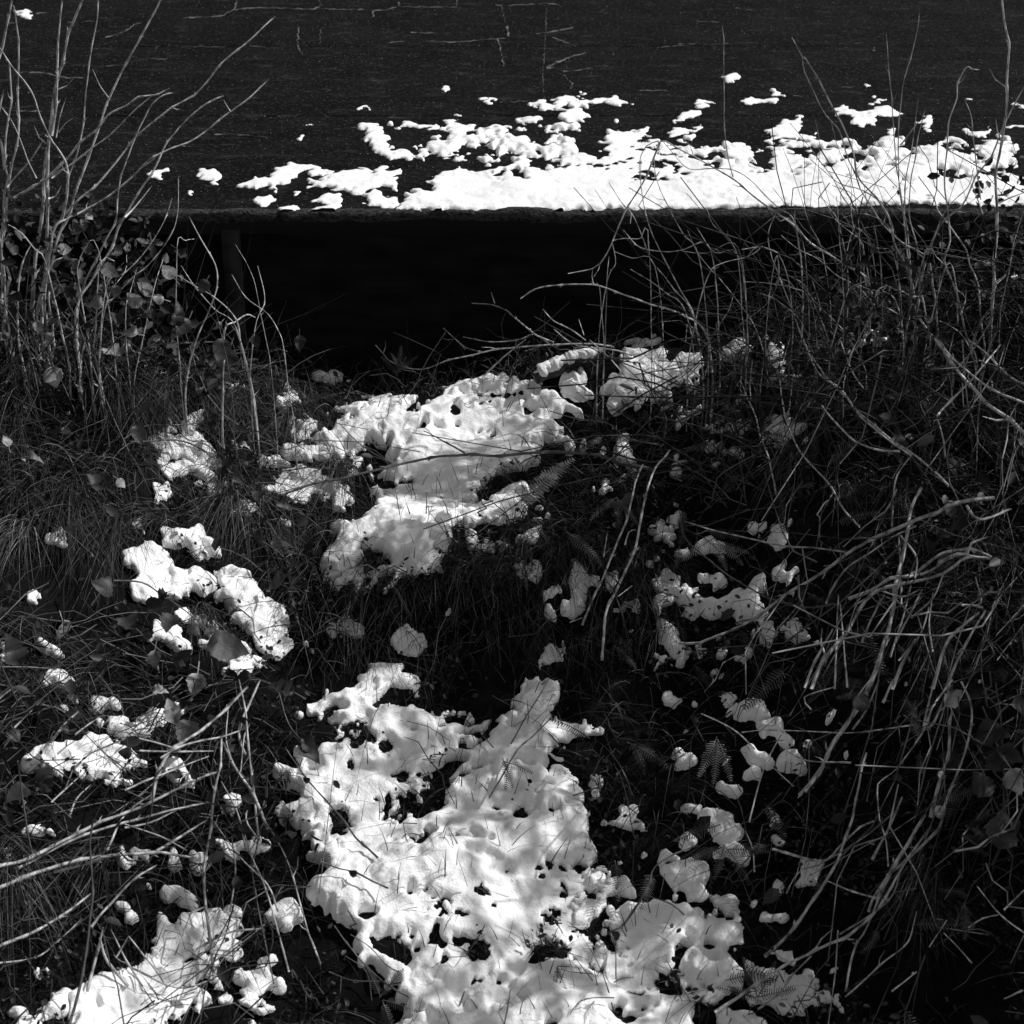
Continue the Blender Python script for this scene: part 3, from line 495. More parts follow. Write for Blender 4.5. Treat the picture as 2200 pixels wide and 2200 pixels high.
# ---------------------------------------------------------------- ground vegetation that nobody could count
for _ in range(1): SNOWMASK[1:-1, 1:-1] = SNOWMASK[1:-1, 1:-1] & SNOWMASK[:-2, 1:-1] & SNOWMASK[2:, 1:-1] & SNOWMASK[1:-1, :-2] & SNOWMASK[1:-1, 2:]
def snow_at(x, y): return SNOWMASK[np.clip(((y - GY0) / GS).round().astype(int), 0, NY - 1), np.clip(((x - GX0) / GS).round().astype(int), 0, NX - 1)]
def scatter(n, x0, x1, y0, y1, dens=None, cluster=None, onsnow=0.0):
    x = RNG.uniform(x0, x1, n * 2); y = RNG.uniform(y0, y1, n * 2)
    keep = (~snow_at(x, y)) | (RNG.random(n * 2) < onsnow)
    if dens is not None: keep &= RNG.random(n * 2) < dens(x, y)
    if cluster is not None:
        keep &= RNG.random(n * 2) < np.clip(.2 + .8 * bil(cluster, (y - GY0) / GS, (x - GX0) / GS), .03, 1)
    x, y = x[keep][:n], y[keep][:n]; return x, y, gz(x, y)
CL1 = gnoise(XX.shape, .05 / GS); CL2 = gnoise(XX.shape, .10 / GS)
def blades(name, P, L, wid, lean, leanvar, droop, tone, matl=M_BLADE, seg=4, label=None):
    n = len(P); lean = np.broadcast_to(np.asarray(lean, float), (n, 3))
    d = np.stack([RNG.normal(0, leanvar, n), RNG.normal(0, leanvar, n), np.ones(n)], 1) + lean; d /= np.linalg.norm(d, axis=1)[:, None]
    hd = d.copy(); hd[:, 2] = 0; hd /= np.linalg.norm(hd, axis=1)[:, None] + 1e-6
    t = np.linspace(0, 1, seg + 1)
    side = np.cross(d, RNG.normal(0, 1, (n, 3))); side /= np.linalg.norm(side, axis=1)[:, None] + 1e-9
    curl = RNG.normal(0, .08, (n, 3))
    C_ = P[:, None] + L[:, None, None] * (d[:, None] * t[None, :, None] + (hd * .45 + np.array([0, 0, -1]))[:, None] * (droop[:, None] * t[None] ** 2)[..., None] + curl[:, None] * (t[None] ** 2)[..., None])
    # keep above the ground
    g = gz(C_[..., 0], C_[..., 1]) + .004; C_[..., 2] = np.maximum(C_[..., 2], g)
    wv = (1 - t ** 1.6 * .92)[None, :, None] * wid[:, None, None] * .5
    A = C_ + side[:, None] * wv; B = C_ - side[:, None] * wv
    V = np.stack([A, B], 2).reshape(-1, 3); m = 2 * (seg + 1)
    base = (np.arange(n) * m)[:, None] + (np.arange(seg) * 2)[None]
    F = np.stack([base, base + 1, base + 3, base + 2], -1).reshape(-1, 4)
    return tag(link(name, V, F, matl, tone=np.repeat(tone, m)), label, kind='stuff')
def lg(n, a, b): return np.exp(RNG.uniform(math.log(a), math.log(b), n))
BX = (-2.2, 2.2, -2.0, .55)
x, y, z = scatter(53000, *BX, cluster=CL1); n = len(x)
blades('dark_turf', np.stack([x, y, z], 1), RNG.uniform(.03, .09, n), RNG.uniform(.0015, .003, n), (0, -.25, 0), .45, RNG.uniform(.1, .5, n), lg(n, .006, .04), seg=3)
x, y, z = scatter(12000, -2.2, .2, -2.0, .55, dens=lambda x, y: sst(-.2, -.75, x) * .85 + .06, cluster=CL2); n = len(x)
blades('dry_grass', np.stack([x, y, z + .01], 1), RNG.uniform(.08, .24, n), RNG.uniform(.0012, .0032, n), (.05, -.35, 0), .5, RNG.uniform(.35, 1.0, n), lg(n, .025, .34), seg=5)
x, y, z = scatter(17000, -.2, 2.2, -2.0, .55, dens=lambda x, y: .3 + sst(.2, .8, x) * .5, cluster=CL2); n = len(x)
blades('dry_grass', np.stack([x, y, z + .01], 1), RNG.uniform(.07, .22, n), RNG.uniform(.0012, .003, n), (-.15, -.4, 0), .45, RNG.uniform(.35, 1.0, n), lg(n, .02, .22), seg=5)
x, y, z = scatter(9000, -2.1, -.28, -.75, .5, cluster=CL2, dens=lambda x, y: sst(-.28, -.6, x)); n = len(x)
blades('dry_grass', np.stack([x, y, z + .015], 1), RNG.uniform(.06, .2, n), RNG.uniform(.0008, .0022, n), (.1, -.75, -.1), .5, RNG.uniform(.5, 1.2, n), lg(n, .025, .36), seg=4)
tx, ty, tz = scatter(100, -1.9, -.36, -1.9, .48, dens=lambda x, y: .25 + .75 * sst(-.9, -.2, y)); t2 = scatter(40, .62, 1.8, -1.6, .3); tx, ty, tz = np.append(tx, t2[0]), np.append(ty, t2[1]), np.append(tz, t2[2])
nb_ = 115; n = len(tx) * nb_; a_ = RNG.uniform(0, 6.28, n); r_ = .028 * np.sqrt(RNG.random(n)); bx, by = np.repeat(tx, nb_) + r_ * np.cos(a_), np.minimum(np.repeat(ty, nb_) + r_ * np.sin(a_), .53)
dr = np.repeat(np.stack([RNG.normal(.05, .25, len(tx)), RNG.normal(-.75, .25, len(tx)), np.zeros(len(tx))], 1), nb_, 0); sz = np.repeat(RNG.uniform(.6, 1.25, len(tx)), nb_)
blades('grass_tussocks', np.stack([bx, by, gz(bx, by) + .005], 1), RNG.uniform(.10, .25, n) * sz, RNG.uniform(.0009, .0026, n), dr, .28, RNG.uniform(.55, 1.15, n), lg(n, .03, .6) * np.repeat(np.where(RNG.random(len(tx)) < .3, RNG.uniform(1.2, 2.0, len(tx)), RNG.uniform(.35, .9, len(tx))), nb_), seg=6)
x, y, z = scatter(900, -.85, .35, .36, .54); n = len(x)
blades('wall_foot_grass', np.stack([x, y, z], 1), RNG.uniform(.03, .14, n), RNG.uniform(.0009, .002, n), (0, -.3, .6), .45, RNG.uniform(.1, .8, n), lg(n, .03, .4), seg=5)
x, y, z = scatter(5200, -1.6, 1.4, -1.7, .45, onsnow=1.0, dens=lambda x, y: .12 + .88 * (np.abs(x + .02) > .42)); k = snow_at(x, y); x, y, z = x[k], y[k], z[k]; n = len(x)
blades('grass_through_snow', np.stack([x, y, z + .005], 1), RNG.uniform(.05, .13, n), RNG.uniform(.0009, .002, n), (0, -.5, .2), .5, RNG.uniform(.3, 1.1, n), lg(n, .03, .5), seg=5)
# turf face grass hanging
x, y, z = scatter(1900, -.38, .36, -.46, -.22); n = len(x)
blades('hanging_grass', np.stack([x, y, z + .01], 1), RNG.uniform(.06, .15, n), RNG.uniform(.001, .0024, n), (0, -.8, -.2), .35, RNG.uniform(.6, 1.1, n), lg(n, .02, .16), seg=5)
pp = np.vstack(PITS); pp = pp[RNG.integers(0, len(pp), 4200)]; n = len(pp)
blades('pit_grass', pp + np.array([0, 0, -.006]), RNG.uniform(.012, .05, n), RNG.uniform(.001, .0022, n), (0, -.2, 0), .6, RNG.uniform(.2, .8, n), lg(n, .008, .09), seg=3)
# short sprigs through the snow
x, y, z = scatter(1400, -.75, .75, -1.5, .5, onsnow=1.0); k = snow_at(x, y); x, y, z = x[k], y[k], z[k]; n = len(x)
blades('grass_tips', np.stack([x, y, z + .03], 1), RNG.uniform(.03, .075, n), RNG.uniform(.0015, .0026, n), (0, 0, .3), .35, RNG.uniform(0, .25, n), lg(n, .02, .08), seg=3)
# small leaves of ground cover
def leaflets(name, P, size, tone, up, m=M_BLADE, kind='stuff'):
    n = len(P); nrm = RNG.normal(0, .55, (n, 3)) + up; nrm /= np.linalg.norm(nrm, axis=1)[:, None]
    a = np.cross(nrm, RNG.normal(0, 1, (n, 3))); a /= np.linalg.norm(a, axis=1)[:, None]; b = np.cross(nrm, a)
    shp = np.array([(-1, 0, 0), (-.35, .55, .16), (.45, .45, .12), (1, 0, -.1), (.45, -.45, .12), (-.35, -.55, .16)])
    V = P[:, None] + size[:, None, None] * .5 * (a[:, None] * shp[None, :, 0:1] + b[:, None] * shp[None, :, 1:2] + nrm[:, None] * shp[None, :, 2:3])
    o = (np.arange(n) * 6)[:, None]; F = np.concatenate([o + np.array([[0, 1, 2, 3]]), o + np.array([[0, 3, 4, 5]])], 0).reshape(-1, 4)
    return tag(link(name, V.reshape(-1, 3), F, m, tone=np.repeat(tone, 6), smooth=False), kind=kind)
x, y, z = scatter(20000, *BX, cluster=CL1); n = len(x)
leaflets('ground_cover', np.stack([x, y, z + RNG.uniform(.005, .07, n)], 1), RNG.uniform(.006, .016, n), lg(n, .02, .14), np.array([0, -.35, .8]))
x, y, z = scatter(900, -1.7, -.25, -2.0, .45, cluster=CL2, dens=lambda x, y: .25 + .6 * sst(.0, -1., y)); n = len(x)
leaflets('bramble_leaves', np.stack([x, y, z + RNG.uniform(.02, .13, n)], 1), RNG.uniform(.02, .045, n), lg(n, .02, .14), np.array([.1, -.5, .8]))
x, y, z = scatter(1000, .25, 1.7, -2.0, .45, cluster=CL2, dens=lambda x, y: .15 + .8 * sst(.5, 1.1, x)); n = len(x)
leaflets('bramble_leaves', np.stack([x, y, z + RNG.uniform(.02, .16, n)], 1), RNG.uniform(.02, .05, n), lg(n, .015, .08), np.array([.1, -.5, .8]))
# tangle of thin dead twigs and straw: one mass per side
def tangle(name, n, x0, x1, y0, y1, L, R, lean, lift, tn, dens=None, spread=.45):
    x, y, z = scatter(n, x0, x1, y0, y1, dens=dens); Vs, Fs, off, T_ = [], [], 0, []
    for i in range(len(x)):
        ln = RNG.uniform(*L); d = np.array(lean) + RNG.normal(0, spread, 3); d /= np.linalg.norm(d); g = RNG.normal(0, .34, 3); g[2] -= .18
        t = np.linspace(0, 1, 5)[:, None]; p0 = np.array([x[i], y[i], z[i] + RNG.uniform(*lift)])
        P = p0 + d * ln * t + g * ln * t * t + RNG.normal(0, .007, (5, 3)); kk = RNG.integers(1, 4)
        if RNG.random() < .35: P[kk:] = P[kk] + (P[kk:] - P[kk]) @ np.array(__import__('mathutils').Euler(tuple(RNG.normal(0, .7, 3))).to_matrix()); P[:, 1] = np.minimum(P[:, 1], .50)
        P[:, 2] = np.maximum(P[:, 2], gz(P[:, 0], P[:, 1]) + .005)
        r = RNG.uniform(*R); V, F = tube(P, np.linspace(r, r * RNG.uniform(.3, .9), 5), 4, off); T_.append(np.full(len(V), float(lg(1, *tn)[0]))); Vs.append(V); Fs.append(F); off += len(V)
    return tag(link(name, np.vstack(Vs), np.vstack(Fs), M_BLADE, tone=np.concatenate(T_)), kind='stuff')
tangle('twig_tangle', 430, .42, 1.7, -.3, .5, (.1, .42), (.0006, .0019), (-.3, -.1, .8), (0, .05), (.03, .5))
tangle('twig_tangle', 200, .3, 1.7, -.3, .5, (.2, .5), (.0008, .0024), (-.6, -.3, .35), (.05, .25), (.015, .12))
tangle('straw_tangle', 230, .55, 1.7, -1.4, .1, (.12, .42), (.0008, .0024), (-.35, -.8, -.35), (.08, .26), (.15, 1.1), spread=.2, dens=lambda x, y: sst(.5, .85, x))
tangle('straw_tangle', 330, .42, 1.6, -1.3, -.1, (.06, .32), (.0006, .002), (-.3, -.45, -.25), (.05, .22), (.04, .5), dens=lambda x, y: sst(.32, .8, x))
tangle('straw_tangle', 700, -1.6, -.42, -2.0, -.55, (.06, .36), (.0006, .0018), (-.75, -.35, -.1), (.03, .14), (.04, .5))
tangle('twig_tangle', 260, -1.7, -.6, -.1, .48, (.1, .38), (.0007, .002), (.2, -.1, .7), (0, .05), (.04, .5))
tangle('twig_tangle', 60, -.9, .2, .36, .5, (.06, .2), (.0005, .0012), (.1, -.2, .9), (0, .03), (.05, .5))
tangle('dead_litter', 700, -.6, 1.2, -1.9, .45, (.03, .14), (.0006, .0018), (0, -.2, .1), (.01, .06), (.02, .3))
x, y, z = scatter(1400, .5, 1.9, .02, .5, cluster=CL2); n = len(x)
leaflets('bramble_leaves', np.stack([x, y, z + RNG.uniform(.02, .34, n) * sst(.5, .8, x)], 1), RNG.uniform(.012, .036, n), lg(n, .01, .09), np.array([.1, -.6, .6]))
tangle('twig_tangle', 300, .5, 1.8, .0, .5, (.1, .4), (.0006, .0018), (-.3, -.1, .7), (0, .15), (.01, .12))
x, y, z = scatter(1700, -1.8, -.66, .02, .5, cluster=CL2); n = len(x)
leaflets('bramble_leaves', np.stack([x, y, z + RNG.uniform(.03, .42, n) * sst(-.62, -.9, x)], 1), RNG.uniform(.015, .042, n), lg(n, .012, .13), np.array([.1, -.6, .6]))
tangle('twig_tangle', 120, -1.7, -.75, .05, .46, (.15, .4), (.0007, .002), (.1, -.1, .9), (0, .05), (.015, .15))
# ---------------------------------------------------------------- leaves and ferns
def leaf_mesh(L, W, curl=.2, twist=.3, cup=.45):
    n = 13; t = np.linspace(0, 1, n); hw = W * .5 * np.sin(np.pi * np.clip(t, 0, 1) ** .72) ** .95 + .0003; hw = hw * (1 + .16 * (np.arange(n) % 2)) * (1 + RNG.normal(0, .05, n))
    a = twist * (t - .3); c = np.stack([t * L * (1 - .25 * curl * t), .06 * L * np.sin(3 * t * twist), -curl * L * t ** 2 + .03 * L * np.sin(9 * t)], 1)
    wv = 1 + .25 * RNG.standard_normal(n); u = np.stack([-.12 * np.ones(n), np.cos(a), np.sin(a)], 1); up = np.stack([0 * a, -np.sin(a), np.cos(a)], 1)
    l = c + u * hw[:, None] + up * (hw * cup * wv)[:, None]; r = c - u * hw[:, None] * np.array([-1, 1, 1]) + up * (hw * cup * wv[::-1])[:, None]
    V = np.vstack([c, l, r, [(0, .0006, 0), (0, -.0006, 0), (-.018, -.001, -.006), (-.018, 0.001, -.006)]]); i = np.arange(n - 1); F = np.vstack([np.stack([i, i + 1, i + 1 + n, i + n], 1), np.stack([i, i + 2 * n, i + 1 + 2 * n, i + 1], 1), [[3 * n, 3 * n + 1, 3 * n + 2, 3 * n + 3]]])
    return V, F
LM = {}
for key, m in (('dark', M_LEAF), ('pale', M_PALE)):
    for v, (a, b, c_, d_, e_) in enumerate(((.046, .028, .1, .3, .4), (.038, .025, .45, -.8, .6), (.050, .033, .25, .6, .2), (.042, .022, .6, 1.2, .9), (.034, .026, .15, -.4, -.3), (.044, .03, -.25, .9, .5), (.036, .02, .7, -1.3, 1.1))):
        V, F = leaf_mesh(a, b, c_, d_, e_); o = link('leaf', V, F, m); LM[key, v] = o.data; bpy.data.objects.remove(o)
def put_leaf(parent, p, key='dark', size=1.0, face=None):
    o = bpy.data.objects.new('leaf', LM[key, RNG.integers(7)]); COL.objects.link(o); o.parent = parent
    o.location = Vector(p) - parent.location
    nrm = Vector(face if face is not None else (RNG.normal(.1, .35), -.55 + RNG.normal(0, .3), .7 + RNG.normal(0, .2))).normalized()
    q = nrm.to_track_quat('Z', 'Y'); from_ax = Vector((0, 0, 1)); import mathutils
    o.rotation_mode = 'QUATERNION'; o.rotation_quaternion = q @ mathutils.Quaternion((0, 0, 1), RNG.uniform(0, 6.28)); o.scale = (size * RNG.uniform(.75, 1.1),) * 3
    return o
def fern_mesh(L, n=20, W=.035):
    Vs, Fs, off = [], [], 0; t = np.linspace(0, 1, 8); c = np.stack([t * L, np.zeros(8), .12 * L * np.sin(t * 2.6)], 1)
    V, F = tube(c, np.linspace(.0012, .0004, 8), 4); Vs.append(V); Fs.append(F); off += len(V)
    for i in range(n):
        s = .12 + .86 * i / n; b = np.array([s * L, 0, .12 * L * math.sin(s * 2.6)]); ln = W * math.sin(math.pi * min(1, s * .9 + .1)) ** .7 * (1.15 - s * .6) * RNG.uniform(.55, 1.1) + .002; wd = L / n * .2
        for sg in (1, -1):
            V = np.array([b + (-wd, 0, 0), b + (wd, 0, 0), b + (wd * 1.2 + ln * .3, sg * ln * .7, -.1 * ln), b + (ln * .42, sg * ln, -.25 * ln)]); Vs.append(V); Fs.append(np.array([[0, 1, 2, 3]]) + off); off += 4
    return np.vstack(Vs), np.vstack(Fs)
def frond(parent, p, d, L, m, name='frond'):
    V, F = fern_mesh(L, int(11 + L * 60), L * .15); d = Vector(d).normalized(); up = Vector((0.2, -.6, .8)); yv = up.cross(d).normalized(); zv = d.cross(yv)
    R = np.array([d, yv, zv]).T; V = V @ R.T + np.array(p)
    if parent is None: return V, F
    return link(name, V - np.array(parent.location), F, m, parent)

# ---------------------------------------------------------------- traced shrubs, canes, stalks
def mm(P): return np.linalg.norm(np.asarray(P) - CAM) * TAN / 1100       # metres per photograph pixel at P
def line_up(k, s, y0, y1, root=True):
    """upright stem: outline points run tip -> base; placed on planes Y from y1 (tip) to y0 (base) and rooted in the ground"""
    P = pts(k, s); n = len(P); f = np.linspace(0, 1, n); W = np.array([at_y(a, b, y1 + (y0 - y1) * q) for (a, b), q in zip(P, f)])
    if root:
        e = W[-1]; d = W[-1] - W[-2]; g = float(gz(e[0], e[1]))
        if e[2] > g:
            x = e[0] + np.clip(d[0], -.03, .03); W = np.vstack([W, [[x, e[1] - .01, (e[2] + g) / 2], [x, e[1] - .01, float(gz(x, e[1] - .01)) - .03]]])
    return W[::-1]
def line_low(k, s, l0, l1):
    """lying stalk or arching cane: follows the ground at a clearance l0 -> l1"""
    P = pts(k, s); n = len(P); W = np.array([on_ground(a, b, l0 + (l1 - l0) * i / max(1, n - 1)) for i, (a, b) in enumerate(P)])
    if n > 3:
        for _ in range(3): W[1:-1, 1] = .25 * W[:-2, 1] + .5 * W[1:-1, 1] + .25 * W[2:, 1]
        W = np.array([at_y(a, b, q) for (a, b), q in zip(P, W[:, 1])])
        W[:, 2] = np.maximum(W[:, 2], gz(W[:, 0], W[:, 1]) + .012)
    return W
def add_stem(parent, W, wpx, m, name='stem', tip=.45, thorns=False, rev=False):
    if m is M_STRAW: wpx *= 1.18
    r = wpx * C * .58 * mm(W[len(W) // 2])
    V, F = stem_mesh(W if not rev else W[::-1], r, r * tip, thorns=thorns)
    return link(name, V - np.array(parent.location), F, m, parent)

# left shrub: bare stems in front of the road
LS = thing('shrub', at_y(110, 640, .2), 'bare pale shrub with fanned stems at the upper left', 'shrub')
LEFT = [('465,0 400,170 340,340 300,560 285,750 275,1000 265,1420 235,1620', 22, .2, .2), ('350,-10 330,200 320,430 305,600 290,760', 15, .2, .2), ('550,-10 545,100 515,270 490,430 470,580 455,740 430,880 390,1000 370,1160 350,1230 300,1330', 12, .22, .28),
 ('905,-10 815,160 700,360 610,550 560,690 520,810 465,960 420,1080 375,1220 310,1330 250,1560 235,1620', 17, .19, .3), ('1545,92 1490,140 1390,240 1250,350 1150,455 1020,565 890,660 755,765 640,900 550,1000 440,1110 330,1260 280,1400', 14, .2, .36), ('1510,440 1400,540 1290,630 1190,715 1080,790 950,840 790,940 620,1090 460,1190 370,1230 290,1310', 13, .18, .34),
 ('1255,540 1190,555 1100,620 1000,730 930,830 890,900 790,1050 720,1180 640,1340 570,1470 500,1600 450,1690', 15, .12, .26), ('975,520 920,530 850,580 800,670 760,745 730,850 690,980 660,1110 640,1230 590,1330 540,1440 470,1620', 12, .14, .24), ('950,495 870,535 780,545 700,590 620,620 570,660 530,720 450,780 390,860 290,970 230,1020', 14, .2, .22), ('850,540 770,610 690,690 600,775 520,830 430,900 290,1000', 9, .2, .24),
 ('75,30 90,160 105,420 105,620 100,800 70,950 50,1100 30,1300 10,1400', 15, .22, .22), ('70,-10 30,180 15,260 -10,330', 15, .2, .2), ('0,270 55,360 165,500 215,620 280,760 340,850 380,950 375,1100 350,1230', 12, .17, .12), ('50,360 55,560 40,660 25,800 30,950 60,1000 45,1150 40,1290 15,1400 40,1550 30,1640', 16, .18, .2), ('45,640 100,750 160,910 205,1000', 7, .15, .15), ('240,790 170,900 80,1000 40,1050', 10, .2, .22), ('350,950 190,1045 80,1110', 15, .2, .17),
 ('262,830 240,1000 230,1270 210,1450', 26, .24, .24), ('855,1040 790,1120 740,1180 700,1220', 10, .14, .2), ('1255,560 1270,590 1295,628', 5, .3, .3), ('370,550 340,640 315,770', 6, .2, .22), ('520,390 560,480 610,550', 7, .28, .28), ('345,1040 310,1100 270,1115', 10, .16, .18), ('0,780 20,870 30,950', 20, .18, .18), ('20,510 0,590 -20,700', 12, .2, .2), ('0,590 45,650', 9, .15, .15), ('430,650 370,690 330,740', 5, .2, .2), ('880,870 845,905 790,945', 8, .25, .25), ('0,1290 20,1500 30,1620', 12, .15, .15), ('180,1360 140,1440 110,1560', 12, .15, .18), ('45,1260 120,1300 200,1390 260,1460', 12, .12, .12), ('505,1350 450,1440 430,1540 460,1690', 10, .1, .12), ('505,1350 550,1395', 8, .12, .12), ('640,1465 560,1480', 10, .1, .12)]
for s, wd, y0, y1 in LEFT: add_stem(LS, line_up(1, s, y0, y1, root=int(s.split()[-1].split(',')[1]) > 1250), wd * 1.0, M_BARK)
for px, py, sz in ((480, 1230, .8), (320, 1400, .7)): put_leaf(LS, at_y(px * C, py * C, .13), 'pale', sz, face=(.4, -.7, .4))
# young sapling shoots right of it, and bramble at the foot of the left shrub
SH = thing('sapling', at_y(330, 720, .12), 'thin arching shoots before the black wall, right of the pale shrub', 'shrub')
for s, wd in (('965,1110 940,1210 880,1320 800,1430 700,1530 600,1600', 8), ('1000,990 995,1200 950,1330 830,1480 720,1570 500,1840', 8), ('1060,1215 1125,1340 1205,1490 1205,1620 1150,1780 1090,1940', 11), ('950,1520 1100,1600 1210,1670 1330,1840', 10), ('1015,1490 1100,1600 1210,1730 1330,1840', 8), ('1300,1540 1380,1670 1500,1760 1560,1860 1590,1960', 7), ('1445,1490 1480,1680 1430,1840', 8), ('1320,1370 1400,1510 1450,1680', 4), ('1430,1780 1390,1765 1330,1810 1270,1870', 14), ('1090,1340 1040,1350 990,1385', 7), ('710,1430 700,1520 600,1680', 6), ('920,1440 870,1600 800,1900', 7), ('770,1500 720,1650 700,1760', 6)):
    add_stem(SH, line_up(1, s, .10, .2), wd, M_BARK)
BL = thing('bramble', at_y(300, 720, .08), 'bramble with pale and dark leaves at the foot of the pale shrub', 'bramble')
for s, wd in ((' 880,1555 940,1555 1080,1590 1180,1640', 6), ('300,1700 420,1840 460,1960', 7), ('180,1580 330,1600 430,1700', 8), ('20,1700 120,1860 160,1960', 7)): add_stem(BL, line_up(1, s, .06, .08), wd, M_CANE, 'cane', thorns=True)
for px, py, sz, ky in ((980, 1560, 1.0, 'pale'), (580, 1690, 1.3, 'pale'), (850, 1640, .9, 'pale'), (920, 1680, 1.0, 'pale'), (790, 1720, .9, 'pale'), (1060, 1790, 1.5, 'dark'), (1000, 1830, 1.3, 'dark'), (770, 1870, 1.1, 'pale'), (290, 1870, .9, 'pale'), (560, 1500, 1.1, 'dark'), (400, 1600, .9, 'dark'), (120, 1690, 1.6, 'dark'), (1000, 1400, 1.0, 'dark'), (1160, 1570, .9, 'dark'), (1430, 1880, 1.1, 'dark'), (1680, 1880, .9, 'dark'), (1250, 1900, 1.4, 'dark'), (690, 1810, 1.0, 'dark'), (1240, 1810, .7, 'pale'), (200, 1800, .9, 'pale'), (640, 1600, .8, 'dark'), (100, 1420, .8, 'dark')):
    put_leaf(BL, at_y(px * C, py * C, .06 + RNG.uniform(-.03, .04)), ky, sz, face=(.35 + RNG.normal(0, .2), -.75, .45 + RNG.normal(0, .2)))

# right shrubs
def shrub(name, base, label, items, m=M_BARK):
    t = thing(name, at_y(*base), label, 'shrub')
    for k, s, wd, y0, y1 in items: add_stem(t, line_up(k, s, y0, y1, root=float(s.split()[-1].split(',')[1]) > 1240), wd, m)
    return t
shrub('shrub', (2000, 760, .2), 'grey shrub with forked stems rising over the road snow at right', [
 (3, '630,210 685,330 690,400 760,530 820,640 910,740 950,880 990,970 1020,1060 1080,1150 1150,1260 1250,1360 1400,1480', 11, .15, .25), (3, '690,325 710,335 790,475 860,590 920,690 985,850 1010,980 1060,1050 1140,1140 1210,1250 1225,1370 1275,1480 1310,1620 1340,1750 1400,1850 1470,1950', 15, .1, .25),
 (3, '1160,190 1180,400 1190,620 1210,820 1225,960 1245,1100 1260,1270 1270,1370 1300,1600', 9, .2, .24), (3, '1345,50 1330,160 1290,300 1250,450 1240,620 1230,780 1230,950 1240,1100 1275,1300', 9, .2, .26), (3, '1680,392 1640,390 1612,378 1560,480 1560,550 1510,700 1500,900 1500,1050 1520,1200 1520,1350 1480,1460 1540,1620 1600,1870', 13, .12, .24),
 (3, '1340,550 1320,680 1300,840 1270,1000 1260,1200', 8, .2, .22), (3, '1380,600 1340,760 1320,900 1300,1020 1295,1200 1310,1300 1340,1420 1350,1600 1380,1760', 10, .15, .2), (3, '1340,990 1430,1110 1450,1180 1530,1290 1610,1400 1630,1480 1680,1600 1690,1800', 11, .14, .2), (3, '1600,560 1640,660 1650,850 1670,1000 1690,1120', 8, .2, .22), (3, '1340,680 1240,815', 9, .22, .22), (3, '620,690 720,810 800,920 860,1020 920,1120 1000,1200', 7, .22, .25), (3, '730,890 810,960 900,1030 1020,1065 1140,1140', 8, .2, .24), (3, '760,670 785,800 780,1050 820,1150 900,1280', 6, .2, .24), (3, '850,680 900,850 950,960 990,1150 1010,1350', 6, .18, .22), (3, '1060,820 1130,950 1220,1050', 5, .2, .2), (3, '1650,940 1620,1050 1520,1150 1440,1290', 8, .2, .2), (3, '1580,980 1640,1040 1700,1200', 6, .2, .2)])
shrub('sapling', (2125, 820, .16), 'single tall upright sapling near the right edge of the frame', [(3, '1805,-20 1810,120 1825,270 1825,600 1800,760 1780,950 1780,1150 1770,1400 1750,1600 1740,1960', 20, .14, .2), (3, '1960,440 1932,490 1860,620 1800,740 1750,850 1640,1050 1580,1150 1440,1290', 14, .16, .18), (3, '1932,1080 1850,1110 1790,1140', 8, .16, .16), (6, '1740,150 1770,350 1790,550 1830,750 1880,930 1920,1080 1940,1200', 22, -.15, .1), (3, '1932,1180 1900,1300 1870,1400', 7, .15, .17)])
shrub('bare_bush', (1640, 560, .2), 'arching bush with drooping bare twigs before the wall, right of the middle', [
 (2, '1280,1535 1420,1500 1480,1440 1530,1350 1600,1200 1640,1130 1690,1030 1760,880 1795,800', 10, .3, .24), (3, '-120,800 -80,795 0,845 130,915 300,1000 400,1080 520,1170 640,1260 740,1360 840,1420 940,1490 1060,1580', 14, .16, .3), (3, '-90,800 -20,870 60,945 160,950 300,960 400,1020 480,1110 560,1180 650,1270', 8, .2, .3), (2, '1690,900 1690,1030 1720,1200 1760,1330 1830,1480 1900,1620 1980,1780', 9, .2, .25), (2, '1510,1025 1580,1130 1640,1200 1690,1320 1740,1460 1810,1540 1870,1620 1980,1760', 8, .2, .28), (2, '1765,870 1770,980 1810,1100 1870,1210 1932,1310 2020,1440', 8, .2, .26), (2, '1015,1675 1100,1625 1230,1605 1450,1615 1600,1660 1740,1710 1850,1740 1932,1770 2040,1850', 13, .2, .3), (2, '1590,1290 1690,1380 1850,1410 1932,1400 2080,1400', 8, .24, .28), (2, '1530,1350 1600,1335 1690,1335 1730,1290', 7, .26, .26), (2, '1530,1370 1545,1480 1500,1570', 7, .28, .3), (2, '1510,1440 1500,1560', 6, .27, .3), (2, '1420,1500 1415,1550 1430,1600 1460,1612', 7, .28, .3), (2, '1540,1410 1640,1450 1760,1480', 6, .28, .3), (2, '1700,1120 1680,920 1720,820 1790,790', 6, .26, .26), (2, '1630,1510 1740,1570 1840,1640 1932,1720', 7, .22, .26), (3, '240,150 240,350 245,560 250,700 270,870 300,995', 6, .25, .28), (3, '95,1275 200,1410 330,1430', 7, .22, .26), (3, '150,1160 190,1260 310,1400', 6, .22, .26), (3, '45,1290 110,1430 250,1590 380,1760 440,1880', 7, .18, .24), (3, '545,1190 505,1300 515,1420 560,1560 620,1720 700,1950', 10, .1, .2), (3, '350,1400 460,1385 380,1440 230,1480 150,1560', 8, .22, .24), (3, '380,1440 430,1390 500,1400 580,1470', 8, .22, .24), (3, '510,1190 570,1240 650,1260', 7, .22, .22), (3, '0,1405 150,1415 330,1385', 5, .2, .24)])
